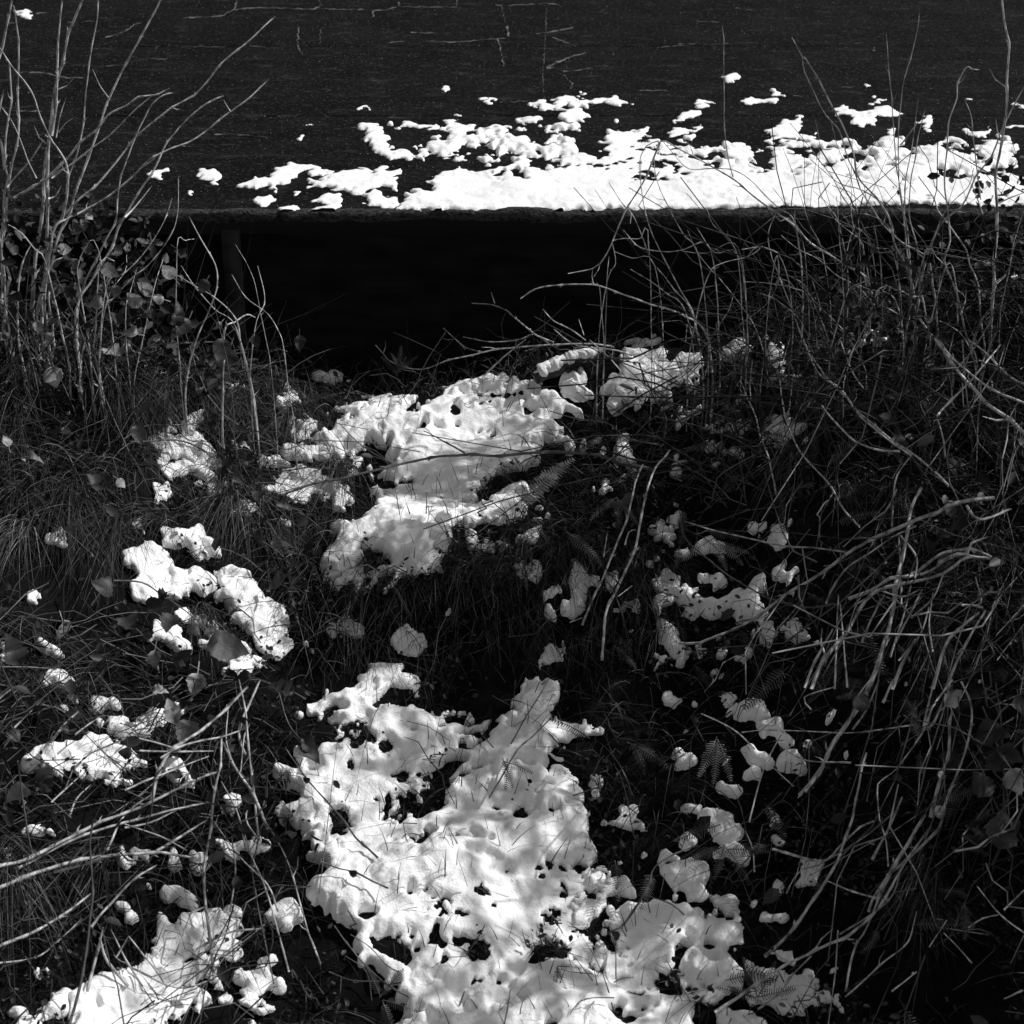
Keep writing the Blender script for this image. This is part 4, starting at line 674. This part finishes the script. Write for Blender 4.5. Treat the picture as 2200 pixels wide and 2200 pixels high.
shrub('bare_bush', (1800, 700, .1), 'dense twiggy bush in shade on the crest of the right bank', [
 (3, '570,1320 660,1400 780,1460 900,1560 1060,1620 1200,1670', 8, .1, .14), (3, '1380,1660 1300,1665 1200,1625 1120,1610', 12, .1, .1), (3, '710,1630 800,1730 900,1830 980,1950', 8, .05, .12), (3, '890,1250 1000,1330 1100,1390 1200,1430', 7, .16, .18), (3, '920,1220 1040,1200 1190,1310', 6, .16, .18), (3, '360,1580 500,1590 640,1620 720,1680', 7, .12, .16), (3, '600,1540 700,1600 760,1720 820,1860', 6, .1, .14), (3, '1000,1230 960,1350 940,1480 980,1700', 7, .14, .18), (3, '960,1100 970,1250 1030,1400 1080,1660', 9, .12, .2), (3, '880,1100 900,1300 920,1500', 7, .16, .2), (3, '1090,1260 1110,1370 1130,1500', 8, .15, .17), (3, '650,1150 650,1250 700,1400', 6, .16, .2), (3, '580,830 640,1000 720,1250 800,1410', 6, .16, .24), (3, '430,1640 560,1700 700,1830', 6, .1, .14), (3, '1480,1480 1440,1440 1380,1400', 10, .12, .12), (3, '1460,1800 1520,1830 1600,1900', 8, .06, .08), (3, '1560,1830 1550,1600 1500,1480', 10, .1, .12), (3, '1360,1850 1200,1740 1080,1680 960,1600', 9, .06, .12), (3, '820,1160 900,1250 1060,1340', 7, .16, .18), (3, '340,1820 500,1700 560,1560 540,1440', 7, .12, .16)])
# right bank: canes and stalks on the slope
def cane(name, label, items, cat='cane', m=M_STRAW, group=None, thorns=False, part='stem'):
    k, s, wd, a, b = items[0]; W0 = line_low(k, s, a, b); t = thing(name, W0[-1], label, cat, group)
    for k, s, wd, a, b in items: add_stem(t, line_low(k, s, a, b), wd, m, part, tip=.6, thorns=thorns, rev=True)
    return t
cane('briar', 'long looping stem curving down through the dark right thicket', [(6, '620,-10 570,190 580,350 610,480 680,630 800,770 860,840 930,960 1010,1050', 10, .18, .05)], m=M_BARK)
cane('briar', 'pair of long parallel stems slanting across the right thicket', [(6, '690,-10 780,190 900,280 1000,420 1100,500 1200,580 1300,650', 11, .2, .15), (6, '740,90 800,180 930,300 1010,410 1180,560 1370,690 1510,820', 12, .2, .12), (6, '800,370 880,470 990,570 1120,620 1235,625', 12, .18, .16), (6, '1290,660 1220,760 1200,880 1190,1050', 10, .16, .05), (6, '900,0 970,180 1030,270', 8, .18, .16)], m=M_BARK)
cane('dead_branch', 'thick pale branch leaving the right edge above the straw', [(6, '1430,-10 1560,190 1650,280 1760,390 1850,460 1960,550', 20, .25, .2), (6, '1450,0 1600,160 1750,280 1960,365', 13, .25, .22), (6, '1620,0 1720,90 1850,220 1960,262', 12, .25, .22), (6, '1800,30 1700,140 1620,230 1480,380 1450,420', 11, .28, .24), (6, '1440,420 1480,560 1490,660', 11, .2, .12)], 'branch', M_BARK)
cane('dead_stalk', 'longest pale straw stalk slanting over the snow swag on the right', [(6, '0,1700 80,1690 250,1630 400,1570 540,1490 700,1370 860,1250 940,1190 1100,1100 1330,1010 1440,975 1500,945 1620,910 1765,885', 17, .1, .2)], 'stalk', group='dead stalks lying on the bank')
cane('dead_stalk', 'stout upright bent stalk crossing the longest straw stalk', [(6, '1355,830 1310,920 1280,1030 1250,1200 1210,1350 1180,1530 1130,1700 1090,1850 1040,1990', 22, .16, .1)], 'stalk', group='dead stalks lying on the bank')
cane('dead_stalk', 'thin wavy stalk reaching left above the snow swag', [(6, '30,1020 300,1090 560,1155 760,1170 930,1190', 8, .12, .16)], 'stalk', group='dead stalks lying on the bank')
cane('dead_stalk', 'kinked stalk under the longest one', [(6, '1190,1110 1060,1200 950,1270 870,1370 820,1480', 11, .14, .08), (6, '1330,1045 1230,1090 1190,1110', 9, .16, .14)], 'stalk', group='dead stalks lying on the bank')
cane('straw_bundle', 'bundle of straw combed left over the right bank', [(6, '1750,1220 1620,1190 1480,1210 1400,1270 1320,1330 1200,1340 1100,1400 950,1450', 17, .18, .12), (6, '1740,1225 1600,1240 1480,1320 1350,1350 1200,1370 1060,1420 960,1550 890,1650 800,1800 740,1960', 18, .18, .08), (6, '1730,1105 1640,1140 1600,1200 1500,1230 1400,1300 1280,1330', 12, .18, .15), (6, '1860,950 1680,1010 1610,930', 14, .2, .2), (6, '1740,1225 1660,1220 1560,1200 1450,1250', 14, .19, .17), (6, '1100,1400 1250,1440 1350,1400', 7, .14, .14), (6, '1480,1320 1420,1450 1300,1560', 10, .16, .1), (6, '1320,1340 1330,1220 1240,1100', 10, .15, .15)], 'straw')
cane('straw_bundle', 'hanging straw below the combed bundle on the right bank', [(6, s, w_, .14, .08) for s, w_ in (('890,1430 880,1700 870,1960', 9), ('900,1480 920,1700 940,1950', 9), ('1230,1100 1240,1300 1245,1500', 12), ('1320,1680 1260,1800 1190,1960', 18), ('1130,1450 1060,1600 1020,1700', 10), ('1360,1400 1280,1560 1210,1700', 11), ('1300,1380 1240,1600 1180,1780', 10), ('1420,1420 1400,1600 1420,1750', 8), ('860,1620 760,1800 700,1950', 12), ('1150,1430 1080,1560 1030,1680', 8), ('1400,1500 1350,1650 1230,1800', 9), ('1660,1330 1690,1480 1580,1490', 9))], 'straw')
cane('dead_stalk', 'forked stalk end at the right beneath the straw', [(6, '1715,1520 1640,1640 1560,1800 1490,1960', 13, .16, .12), (6, '1680,1530 1560,1630 1490,1720 1420,1960', 17, .16, .12), (6, '1700,1500 1640,1490 1585,1490', 9, .16, .16)], 'stalk', group='dead stalks lying on the bank')
cane('briar', 'dark thin cane curving round the snow swag', [(6, '0,950 30,1100 130,1210 260,1320 400,1400 500,1450 720,1500 870,1480', 10, .08, .12)], m=M_CANE, thorns=True)
cane('dead_branch', 'stem with pale flecks falling through the black gap in the right thicket', [(6, '340,230 400,370 450,470 490,620 530,800 540,860', 10, .14, .06), (6, '410,110 395,250 400,330', 6, .18, .15)], 'branch', M_BARK)
cane('dead_stalk', 'long bent stalk running down to the fallen straw at lower right', [(9, '1050,410 1000,600 950,780 900,900 860,1030 790,1150 720,1260 650,1380 560,1480 480,1550', 15, .14, .06)], 'stalk', group='dead stalks lying on the bank')
cane('dead_stalk', 'curved stalk hanging like a bow left of the ribbed leaves', [(9, '1580,10 1630,130 1630,250 1600,420 1550,580 1490,720 1450,850 1330,970 1220,1060 1160,1100', 14, .18, .1), (9, '1530,180 1510,400 1460,560 1410,770', 18, .18, .12)], 'stalk', group='dead stalks lying on the bank')
cane('straw_bundle', 'thick bright straw bundle sweeping to the bottom of the right bank', [(9, '1380,760 1250,970 1190,1070 1110,1230', 20, .16, .12), (9, '1400,840 1250,1050 1110,1270 1000,1380 850,1480 740,1550 600,1610 420,1720 200,1870', 15, .16, .06), (9, '1170,1090 1060,1380 1000,1480 960,1600 930,1750', 11, .14, .06), (9, '1260,960 1160,1110 1080,1240 1060,1300', 12, .14, .12), (9, '1240,1060 1200,1200 1100,1300 900,1430', 9, .13, .08), (9, '740,1550 640,1650 560,1760 440,1850', 10, .07, .05)], 'straw')
cane('briar', 'thin hooked cane in the middle of the lower right shade', [(9, '1120,790 1110,620 1130,570 1230,490 1360,290 1430,150 1530,0', 10, .14, .18), (9, '1120,780 1160,920 1170,1050', 8, .14, .12), (9, '1090,795 1000,850 900,930 780,1010 520,950', 13, .14, .06), (9, '830,1130 970,1190 1110,1225', 9, .1, .12), (9, '790,1045 700,1060 640,1120 600,1200', 7, .08, .06)], m=M_BARK)
cane('straw_bundle', 'short pale straws left of the hooked cane', [(9, '1000,150 900,300 850,370 780,530 700,630', 20, .14, .1), (9, '1040,120 960,230 900,310', 14, .14, .13), (9, '730,580 670,650', 18, .1, .09), (9, '1250,660 1180,820 1080,1010', 14, .12, .1), (9, '870,40 700,100 740,170', 8, .12, .1), (9, '1120,0 1050,170 970,280', 10, .15, .12), (9, '1200,0 1140,130', 13, .15, .14), (9, '1430,0 1390,170 1370,270', 12, .16, .14), (9, '1520,30 1420,250 1360,280', 12, .16, .14)], 'straw')
cane('briar', 'faint stems in the dark bottom right corner', [(9, '1790,1320 1700,1340 1620,1390', 9, .1, .1), (9, '1330,1640 1190,1750', 10, .08, .06), (9, '1330,1300 1270,1480 1150,1590 1050,1680 930,1780', 9, .1, .05), (9, '1480,1420 1560,1500 1640,1590', 6, .1, .08), (9, '1500,1350 1400,1500', 7, .1, .08), (9, '1670,1160 1800,1320 1932,1420', 7, .12, .12), (9, '1932,1180 1820,1290', 9, .12, .12), (9, '1820,1790 1932,1740', 10, .06, .06)], m=M_BARK)
cane('briar', 'thin level cane above the snow chain on the right bank', [(9, '350,295 480,280 640,285 900,295 1120,275 1310,255', 7, .1, .12), (9, '120,190 230,240 330,300 420,390', 8, .1, .08), (9, '600,400 720,455 960,465', 9, .1, .12)], m=M_BARK)
cane('briar', 'slim cane falling beside the grey snow pad', [(9, '570,310 520,400 480,480 430,640 390,800', 9, .1, .06), (9, '370,850 410,950 420,1080', 8, .06, .05), (9, '510,480 640,600', 6, .1, .09)], m=M_BARK)
TW = cane('dead_branch', 'two leaning twigs in front of the star shaped snow patch', [(5, '1700,700 1640,860 1560,1100 1500,1290 1420,1460 1360,1600', 13, .2, .06), (5, '1850,620 1760,740 1700,940 1640,1180 1560,1400 1500,1540 1470,1800', 16, .22, .06), (5, '1660,1065 1620,1080 1600,1150', 8, .18, .16), (5, '1360,1560 1290,1585', 8, .06, .05), (5, '1500,1080 1480,1220', 6, .1, .08), (5, '1560,1440 1640,1380', 6, .12, .1)], 'branch', M_BARK)
BR = cane('briar', 'long dark cane arching right across the upper snow', [(5, '-330,870 0,770 300,700 520,660 690,640 900,630 1150,635 1450,655 1750,725', 17, .07, .12), (5, '470,510 540,545 700,635', 9, .10, .09), (5, '0,470 120,590 290,695', 7, .08, .07), (5, '1180,400 1330,450 1500,480 1620,560 1800,590', 9, .1, .12), (5, '1480,700 1360,700', 6, .1, .1)], m=M_CANE, thorns=True)
cane('briar', 'dark cane curving over the long snow cushion at left', [(4, '730,570 850,570 960,560 1070,580 1160,630 1245,690', 10, .05, .06), (4, '690,560 820,490 940,480 1130,465', 8, .05, .05), (4, '1930,760 1700,820 1550,860 1380,860', 6, .06, .06)], m=M_CANE, thorns=True)
cane('briar', 'low twiggy bramble at the top of the snow mound before the wall', [(5, '200,30 250,80 300,125 460,160 620,110 800,70 1000,45 1200,25 1400,20 1540,40', 8, .06, .1), (5, '620,-30 700,40 800,70', 8, .08, .08), (5, '1040,0 940,80 880,130 810,200', 9, .08, .04), (5, '1140,0 1190,25', 7, .1, .1), (5, '1200,-60 1320,20 1560,60 1640,90', 8, .1, .1), (5, '1400,0 1500,90 1580,180 1620,230', 7, .12, .08), (2, '930,1735 1000,1800 1060,1850 1110,1885 1200,1920', 9, .14, .1), (2, '1140,1735 1200,1800 1300,1850 1380,1910', 7, .14, .1), (2, '740,1700 860,1710 930,1740', 5, .14, .12), (2, '580,1840 680,1930 700,1960', 7, .1, .08), (2, '690,1890 820,1915 980,1910 1080,1875', 6, .1, .1), (2, '850,1640 870,1700', 5, .14, .14), (2, '1340,1790 1370,1880', 5, .12, .1)], m=M_BARK, cat='bramble')
cane('briar', 'thin dangling twig between snow lumps on the right crest', [(5, '1690,230 1740,300 1820,410 1830,480 1820,560', 8, .1, .06), (5, '1800,320 1932,285', 7, .1, .1), (6, '0,290 120,230 270,150 430,130', 6, .1, .12)], m=M_CANE)
# left front straw heap
cane('straw_heap', 'heap of pale straw stalks leaning left at the lower left', [(7, '1390,40 1270,150 1160,250 1050,330 960,400 900,500 870,600 850,680', 17, .16, .1), (7, '1220,520 1100,560 950,630 780,700 630,770 520,830 330,920 150,1010 -20,1050', 16, .13, .08), (7, '1170,690 1000,720 800,770 650,810 450,880 230,990 100,1060', 13, .12, .07), (7, '1080,1000 900,970 700,990 560,1010 400,1040 200,1100 -20,1175', 17, .1, .08), (7, '880,1040 740,1130 600,1280 510,1390', 12, .1, .08), (7, '510,1200 340,1330 180,1420 -20,1505', 14, .08, .06), (7, '1340,290 1250,320 1100,350 1000,380 900,440', 11, .15, .13), (7, '1200,400 1000,405 780,400', 9, .13, .12), (7, '1160,790 1000,890 880,960', 12, .1, .08), (7, '1170,430 900,540 700,620', 9, .13, .11), (7, '650,980 500,1030 300,1080', 14, .09, .08), (7, '860,640 700,760 600,960', 10, .1, .09), (7, '1000,730 850,800 700,830', 9, .11, .1), (7, '440,550 340,640 290,690', 8, .08, .08), (7, '510,590 430,670 390,770', 9, .08, .07), (7, '190,160 80,270', 10, .08, .07), (7, '440,180 360,260 280,350', 14, .08, .07), (7, '560,210 500,250 420,310', 8, .08, .08), (7, '80,40 -10,110', 12, .08, .08), (7, '450,1350 330,1470 200,1560 -10,1590', 8, .06, .05), (7, '700,810 900,880 1050,960', 7, .1, .1), (7, '780,330 900,360 1010,400', 9, .13, .13)], 'straw')
cane('dead_stalk', 'upright pale stem standing in the straw heap at lower left', [(7, '1240,320 1225,500 1190,700 1165,930 1160,1200 1180,1450 1200,1700', 14, .16, .04)], 'stalk', group='dead stalks lying on the bank')
cane('straw_bundle', 'straw stems spreading down right from the heap towards the way', [(7, '1250,350 1330,500 1400,620 1470,770 1500,830', 15, .14, .08), (7, '1340,0 1380,200 1400,450 1430,700 1450,900', 11, .14, .08), (7, '1460,0 1400,130 1340,290 1380,420', 14, .14, .12), (7, '1240,570 1330,740 1380,950', 9, .12, .08), (7, '1200,800 1350,1000 1500,1150 1560,1300', 8, .1, .06), (7, '1470,770 1600,1000 1700,1300 1800,1600', 8, .08, .04), (7, '1350,800 1420,1000 1500,1200 1620,1640', 8, .08, .04), (7, '1300,880 1320,1080 1290,1300', 8, .08, .06), (7, '1280,150 1270,350 1320,500', 8, .14, .12), (7, '1420,640 1380,780 1450,900', 9, .1, .08), (7, '1350,520 1370,320 1400,250', 8, .13, .13)], 'straw')
cane('dead_branch', 'dark upright stem in front of the lower left snow', [(7, '520,790 515,1100 500,1350 475,1600 430,1800 380,1960', 16, .2, .12)], 'branch', M_DARKBARK)
cane('dead_stalk', 'broken straws propped on the bottom left snow spread', [(7, '580,1390 540,1550 490,1750', 14, .1, .04), (7, '560,1450 600,1580 720,1720', 14, .1, .04), (7, '720,1440 650,1560', 8, .08, .06), (7, '620,1400 700,1560 800,1720', 8, .08, .04), (7, '720,1440 850,1600 940,1730', 8, .08, .04), (7, '1200,1680 1000,1730 740,1620', 8, .05, .05), (7, '1070,1310 1000,1500 980,1545', 8, .08, .05), (7, '1480,1395 1280,1420 1090,1520', 12, .08, .05), (7, '1160,1270 1070,1310', 10, .09, .08)], 'stalk', M_STRAW, group='dead stalks lying on the bank')
C1 = cane('briar', 'thin dark cane with one shrivelled leaf over the left rim of the lower snow', [(7, '1600,380 1690,500 1760,590 1840,690 1932,790 1996,880 2060,940 2120,1000', 11, .06, .05)], m=M_CANE, thorns=True); put_leaf(C1, on_ground(1735 * C, 1460 + 575 * C, .06), 'dark', .55)
cane('dead_stalk', 'hair thin vertical straw over the left side of the lower snow', [(7, '1895,330 1860,600 1830,900 1790,1200', 5, .1, .06)], 'stalk', M_CANE, group='dead stalks lying on the bank')
C2 = cane('briar', 'short dark cane with a small leaf lying on the lower snow', [(8, '-110,1020 0,1060 90,1080 180,1130 270,1170', 10, .06, .05)], m=M_CANE, thorns=True); put_leaf(C2, on_ground(730 + 95 * C, 1460 + 1100 * C, .055), 'dark', .5)
cane('weed', 'dry branching weed stems at the bottom left rim of the way', [(8, '-30,1380 40,1480 180,1640 280,1720 385,1780', 9, .08, .05), (8, '385,1780 370,1850 330,1950', 10, .05, .04), (8, '60,1430 170,1500 260,1600 330,1640', 6, .07, .05), (8, '250,1690 80,1690 -60,1640', 7, .06, .05), (8, '30,1550 150,1640 180,1800', 6, .06, .05)], 'weed', M_CANE)
C3 = cane('briar', 'bent cane with a hanging dark leaf on the right of the lower snow', [(8, '2010,930 1932,960 1780,1050 1720,1190 1600,1370 1510,1420', 12, .1, .06), (8, '1720,1200 1640,1300 1580,1400', 9, .07, .05), (8, '1720,1210 1860,1260 1932,1320', 8, .07, .06), (8, '1510,1420 1545,1500 1550,1680', 8, .05, .04), (8, '1720,1210 1740,1310', 6, .06, .05)], m=M_CANE); put_leaf(C3, on_ground(730 + 1565 * C, 1460 + 1455 * C, .06), 'dark', .75)
cane('weed', 'upright dry weed stem standing in the middle of the snow ridge', [(8, '1170,0 1100,120 1030,230 960,360', 8, .08, .04), (8, '1190,210 1080,320 1000,390 900,560 840,660', 9, .05, .04), (8, '800,310 860,380', 7, .04, .04), (8, '610,830 660,920', 6, .05, .03)], 'weed', M_CANE)
cane('weed', 'arched hair thin weed with hanging leaflets at the bottom of the way', [(8, '1290,1880 1340,1810 1420,1785 1540,1785', 6, .04, .06), (8, '1180,1520 1290,1530 1350,1600 1420,1690', 5, .05, .04), (8, '1220,1620 1300,1640 1420,1650', 5, .05, .05), (8, '955,1740 940,1850 920,1950', 9, .06, .03), (8, '700,1750 670,1830', 11, .05, .03), (8, '600,1800 625,1840', 10, .04, .03), (8, '735,1790 775,1850', 8, .04, .03)], 'weed', M_CANE)
# bramble leaves, left: one bramble per patch of leaves
def bramble(label, canes, leaves, lift=.09):
    k, s, wd = canes[0]; W0 = line_low(k, s, lift, lift); t = thing('bramble', W0[0], label, 'bramble')
    for k, s, wd in canes: add_stem(t, line_low(k, s, lift, lift * .7), wd, M_CANE, 'cane', thorns=True)
    for k, x, y, sz, ky in leaves:
        ox, oy = CROPS[k]; put_leaf(t, on_ground(ox + C * x, oy + C * y, lift + .02), ky, sz)
    return t
bramble('bramble with large dark leaves over the left snow patches', [(4, '640,1350 800,1360 900,1420 1010,1490 1100,1570 1230,1700', 10), (4, '700,1760 900,1800 1080,1830', 8), (4, '560,1680 700,1750 830,1830', 7)], [(4, 930, 1420, 1.25, 'dark'), (4, 1000, 1455, .8, 'dark'), (4, 960, 1540, 1.5, 'dark'), (4, 1060, 1600, 1.0, 'dark'), (4, 1160, 1710, 1.7, 'dark'), (4, 780, 1690, 1.5, 'dark'), (4, 870, 1740, 1.3, 'pale'), (4, 350, 1570, 1.4, 'pale'), (4, 1290, 1840, 1.2, 'dark'), (4, 1270, 1530, .8, 'dark'), (4, 1200, 1620, .7, 'dark'), (4, 1110, 1870, 1.4, 'pale'), (4, 980, 1830, 1.2, 'dark'), (4, 700, 1560, 1.3, 'dark'), (4, 560, 1420, 1.6, 'dark'), (4, 820, 1500, 1.3, 'dark'), (4, 640, 1620, 1.1, 'dark'), (4, 1410, 1880, 1.2, 'dark'), (4, 1490, 1800, .9, 'dark'), (4, 120, 1820, 1.3, 'dark'), (4, 60, 1400, 1.2, 'dark')])
bramble('bramble with dark toothed leaves at the end of the arching cane', [(4, '1160,640 1240,690 1330,780 1450,860 1600,930', 8)], [(4, 1240, 700, 1.3, 'dark'), (4, 1300, 800, 1.35, 'dark'), (4, 1450, 850, 1.1, 'dark'), (4, 1560, 900, 1.2, 'dark'), (4, 1350, 690, .8, 'dark'), (4, 1500, 1010, 1.0, 'dark'), (4, 1450, 1060, 1.2, 'dark'), (4, 1200, 490, 1.1, 'dark'), (4, 1350, 590, .9, 'pale'), (4, 1600, 1320, 1.2, 'dark'), (4, 1570, 1180, .9, 'dark')])
bramble('bramble leaves around the left end of the snow bolster', [(7, '20,380 120,390 160,430', 7), (7, '730,390 760,420 790,450', 6)], [(7, 150, 395, .7, 'dark'), (7, 740, 415, .8, 'dark'), (7, 280, 560, 1.5, 'dark'), (7, 380, 310, 1.1, 'dark'), (7, 60, 330, 1.2, 'dark'), (7, 240, 640, 1.0, 'dark'), (7, 150, 600, 1.2, 'dark')], .08)
bramble('bramble leaves hanging by the left edge of the lower snow', [(7, '1560,60 1620,250 1700,350 1740,420', 8)], [(7, 1650, 70, 1.6, 'dark'), (7, 1690, 350, 1.6, 'dark'), (7, 1740, 400, .9, 'dark'), (7, 1060, 230, 1.5, 'dark'), (7, 1000, 240, 1.0, 'pale'), (7, 960, 60, 1.4, 'dark'), (7, 860, 60, 1.0, 'pale'), (7, 1010, 120, .9, 'dark')], .09)
bramble('bramble with dull ribbed leaves in the shade at lower right', [(9, '1700,150 1780,350 1830,560 1860,900', 8), (9, '1640,400 1720,560 1760,750', 7)], [(9, 1490, 150, 1.3, 'pale'), (9, 1800, 260, 1.6, 'dark'), (9, 1720, 480, 1.5, 'dark'), (9, 1860, 500, 1.5, 'pale'), (9, 1530, 430, 1.1, 'dark'), (9, 1750, 650, 1.8, 'dark'), (9, 1620, 840, 1.1, 'dark'), (9, 1790, 950, 1.6, 'dark'), (9, 1680, 930, 1.2, 'dark'), (9, 1900, 850, 1.1, 'dark'), (9, 1700, 300, 1.4, 'dark'), (9, 1480, 520, .8, 'pale'), (9, 1440, 710, .6, 'pale'), (9, 1020, 180, .9, 'dark'), (9, 1860, 140, 1.2, 'dark'), (9, 1780, 390, 1.0, 'dark')], .14)
bramble('bramble with a few large pale leaves in the left grass below the shrub', [(4, '250,60 330,200 420,400', 7)], [(4, 210, 100, 1.3, 'pale'), (4, 285, 150, 1.5, 'pale'), (4, 600, 50, 1.6, 'pale'), (4, 160, 660, 1.3, 'pale'), (4, 50, 600, .9, 'pale'), (4, 740, 60, 1.3, 'pale'), (4, 660, 780, .8, 'pale'), (4, 1000, 190, 1.2, 'dark'), (4, 1290, 50, 1.7, 'dark'), (4, 1560, 50, 1.4, 'dark'), (4, 760, 480, 1.2, 'dark'), (4, 600, 830, 1.2, 'dark'), (4, 730, 840, .9, 'dark')], .10)
# ferns
def fern(label, k, x, y, dirs, L, m, lift=.06):
    ox, oy = CROPS[k]; p = on_ground(ox + C * x, oy + C * y, lift); t = thing('fern', p, label, 'fern')
    for d in dirs: frond(t, p + RNG.normal(0, .004, 3), d, L, m)
M_FERN = mat('fern', .03, .11, .5, 50); M_PFERN = mat('pale_fern', .12, .3, .5, 50)
fern('pair of dark fern fronds hanging over the snow ridge', 8, 930, 460, [(-.05, -.5, -.6), (.25, -.45, -.6), (.5, -.1, -.2)], .065, M_FERN)
fern('frosted fern frond pointing right beside the grey snow wedge', 5, 1010, 930, [(.7, .55, .35), (.5, .7, .2)], .17, M_PFERN)
fern('fern fronds hanging from the left end of the right bank', 9, 210, 330, [(-.1, -.4, -.7), (-.35, -.4, -.6), (.2, -.4, -.6)], .09, M_PFERN, .08)
fern('dark fern fan just under the bright square snow block', 9, 250, 940, [(-.6, -.3, -.1), (-.2, -.5, -.3), (.3, -.4, -.3), (.6, -.1, 0)], .08, M_FERN)
fern('fern with comb like leaflets at the bottom right of the way', 9, 260, 1710, [(.8, .1, .1), (.5, -.4, 0)], .075, M_FERN)
fern('fern fan over the striped snow pad at the bottom right', 9, 430, 1780, [(-.2, .4, .4), (.3, .4, .4), (.7, .1, .1), (-.6, .1, .1)], .075, M_FERN)
fern('small curled fern against the black wall left of the snow mound', 5, 330, 180, [(.1, .1, .7), (.6, .1, .4), (-.5, .1, .5), (.3, -.2, .6), (-.2, -.2, .6)], .065, M_FERN)
fern('tiny fern on the snow below the wall at left', 5, 255, 430, [(0, -.4, -.5), (.1, .2, .5)], .05, M_FERN)
fern('dark fern in the bottom left rim of the way', 8, 230, 1800, [(.5, .3, .5), (.2, -.5, -.4), (-.3, .2, .6), (.6, -.2, -.1)], .07, M_FERN)
fern('fern above the round snow lump on the right', 6, 180, 1120, [(.5, -.3, -.4), (.8, -.1, -.2), (.2, -.5, -.3), (-.5, -.2, -.3)], .09, M_PFERN)
fern('pale fern in the leaves of the right bank beside the leaning twigs', 5, 1560, 880, [(-.5, -.4, -.3), (.4, -.5, -.4), (0, -.5, -.5)], .09, M_PFERN)
fern('leaflet sprays dangling over the bottom of the way', 8, 1230, 1620, [(-.1, -.5, -.5), (.3, -.5, -.5), (.9, 0, -.1)], .045, M_FERN, .05)
Vs, Fs, off = [], [], 0
x, y, z = scatter(95, .1, 1.3, -1.5, .3, dens=lambda x, y: 1 - .5 * sst(.7, 1.2, x))
for i in range(len(x)):
    V, F = frond(None, (x[i], y[i], z[i] + RNG.uniform(.03, .09)), (RNG.normal(0, .6), RNG.normal(-.4, .3), RNG.normal(-.1, .4)), RNG.uniform(.05, .13), None); Vs.append(V); Fs.append(F + off); off += len(V)
tag(link('fern_undergrowth', np.vstack(Vs), np.vstack(Fs), M_FERN), kind='stuff')
# snow covered log at the top of the mound
lp = np.array([on_ground(730 + C * a, 730 + C * b, .05) for a, b in ((1090, 215), (1200, 165), (1320, 110), (1460, 90))])
lg_ = thing('fallen_log', lp[0], 'short snow topped log slanting up to the wall above the mound', 'log')
V, F = stem_mesh(lp, .017, .013); link('trunk', V - np.array(lg_.location), F, M_DARKBARK, lg_)
cl_ = smooth_line(lp + np.array([0, -.004, .013]), .004); nn_ = np.convolve(RNG.standard_normal(len(cl_) + 8), np.ones(4) / 2, 'same')[4:-4]; ends = np.clip(np.minimum(np.arange(len(cl_)), np.arange(len(cl_))[::-1]) / 5, .25, 1)
V, F = tube(cl_ + np.stack([0 * nn_, 0 * nn_, .0015 * np.roll(nn_, 3)], 1), .014 * (1 + .16 * nn_) * ends, 12); V = V + RNG.normal(0, .0008, V.shape); link('snow_cap', V - np.array(lg_.location), F, M_SNOW, lg_)
# ---------------------------------------------------------------- unseen leafy boughs added past the right edge, arranged to throw dappled shade
SD = np.array(SUN_DIR); tb = np.array([2.75, .1, float(gz(2.75, .1))]); TR = thing('shade_tree', tb, 'unseen trunk with leafy boughs added past the right edge to shade the bank', 'shade_tree')
top = np.array([2.35, .35, 2.6]); tk = np.array([tb + (0, 0, -.05), tb + (-.03, .05, .7), tb + (-.15, .1, 1.4), top]); V, F = stem_mesh(tk, .045, .02, knobs=False); link('trunk', V - tb, F, M_DARKBARK, TR)
SHADE = [  # ground spots the boughs shade (photograph pixels), radius in metres, leaves
 (1030, 1000, .15, 70), (900, 1040, .10, 30), (950, 1150, .14, 50), (800, 1180, .12, 30), (1200, 1060, .2, 50), (1080, 1530, .17, 95), (1130, 1690, .18, 90), (1240, 1850, .14, 40), (1180, 2060, .12, 40), (1000, 2170, .2, 70), (880, 1600, .10, 30),
 (1500, 900, .30, 12), (1700, 1100, .34, 25), (1450, 1250, .28, 14), (1620, 1450, .30, 24), (1850, 1500, .34, 50), (1750, 1800, .34, 90), (1950, 1900, .34, 330), (1500, 1700, .26, 9), (1950, 1150, .34, 90), (2000, 2150, .3, 280), (1650, 2080, .26, 120), (1400, 1980, .2, 8), (400, 1950, .22, 80), (520, 1800, .15, 45), (1900, 850, .3, 60), (1100, 1350, .2, 90), (850, 1330, .16, 50), (1350, 760, .14, 22)]
Vb, Pl = [], []
for px_, py_, rad, nl in SHADE:
    nl = int(nl * 1.75)
    g0 = on_ground(px_, py_, .03); u_ = (1.95 - g0[0] * .75) / SD[0]; c = g0 + SD * u_
    st = tk[2] + (top - tk[2]) * RNG.uniform(0, .9); md = (st + c) / 2 + np.array([0, 0, .12])
    V, F = stem_mesh(np.array([st, md, c]), .012, .004); link('shade_bough', V - tb, F, M_DARKBARK, TR)
    q = RNG.normal(0, 1, (nl, 3)); q /= np.linalg.norm(q, axis=1)[:, None]; q *= (RNG.random(nl) ** .5)[:, None] * rad * np.array([1, 1, .7]); Pl.append(c + q)
Pl = np.vstack(Pl); n = len(Pl)
cr = leaflets('shade_crown', Pl - tb, RNG.uniform(.022, .052, n), np.full(n, .06), np.array([.5, .2, .6])); cr.parent = TR
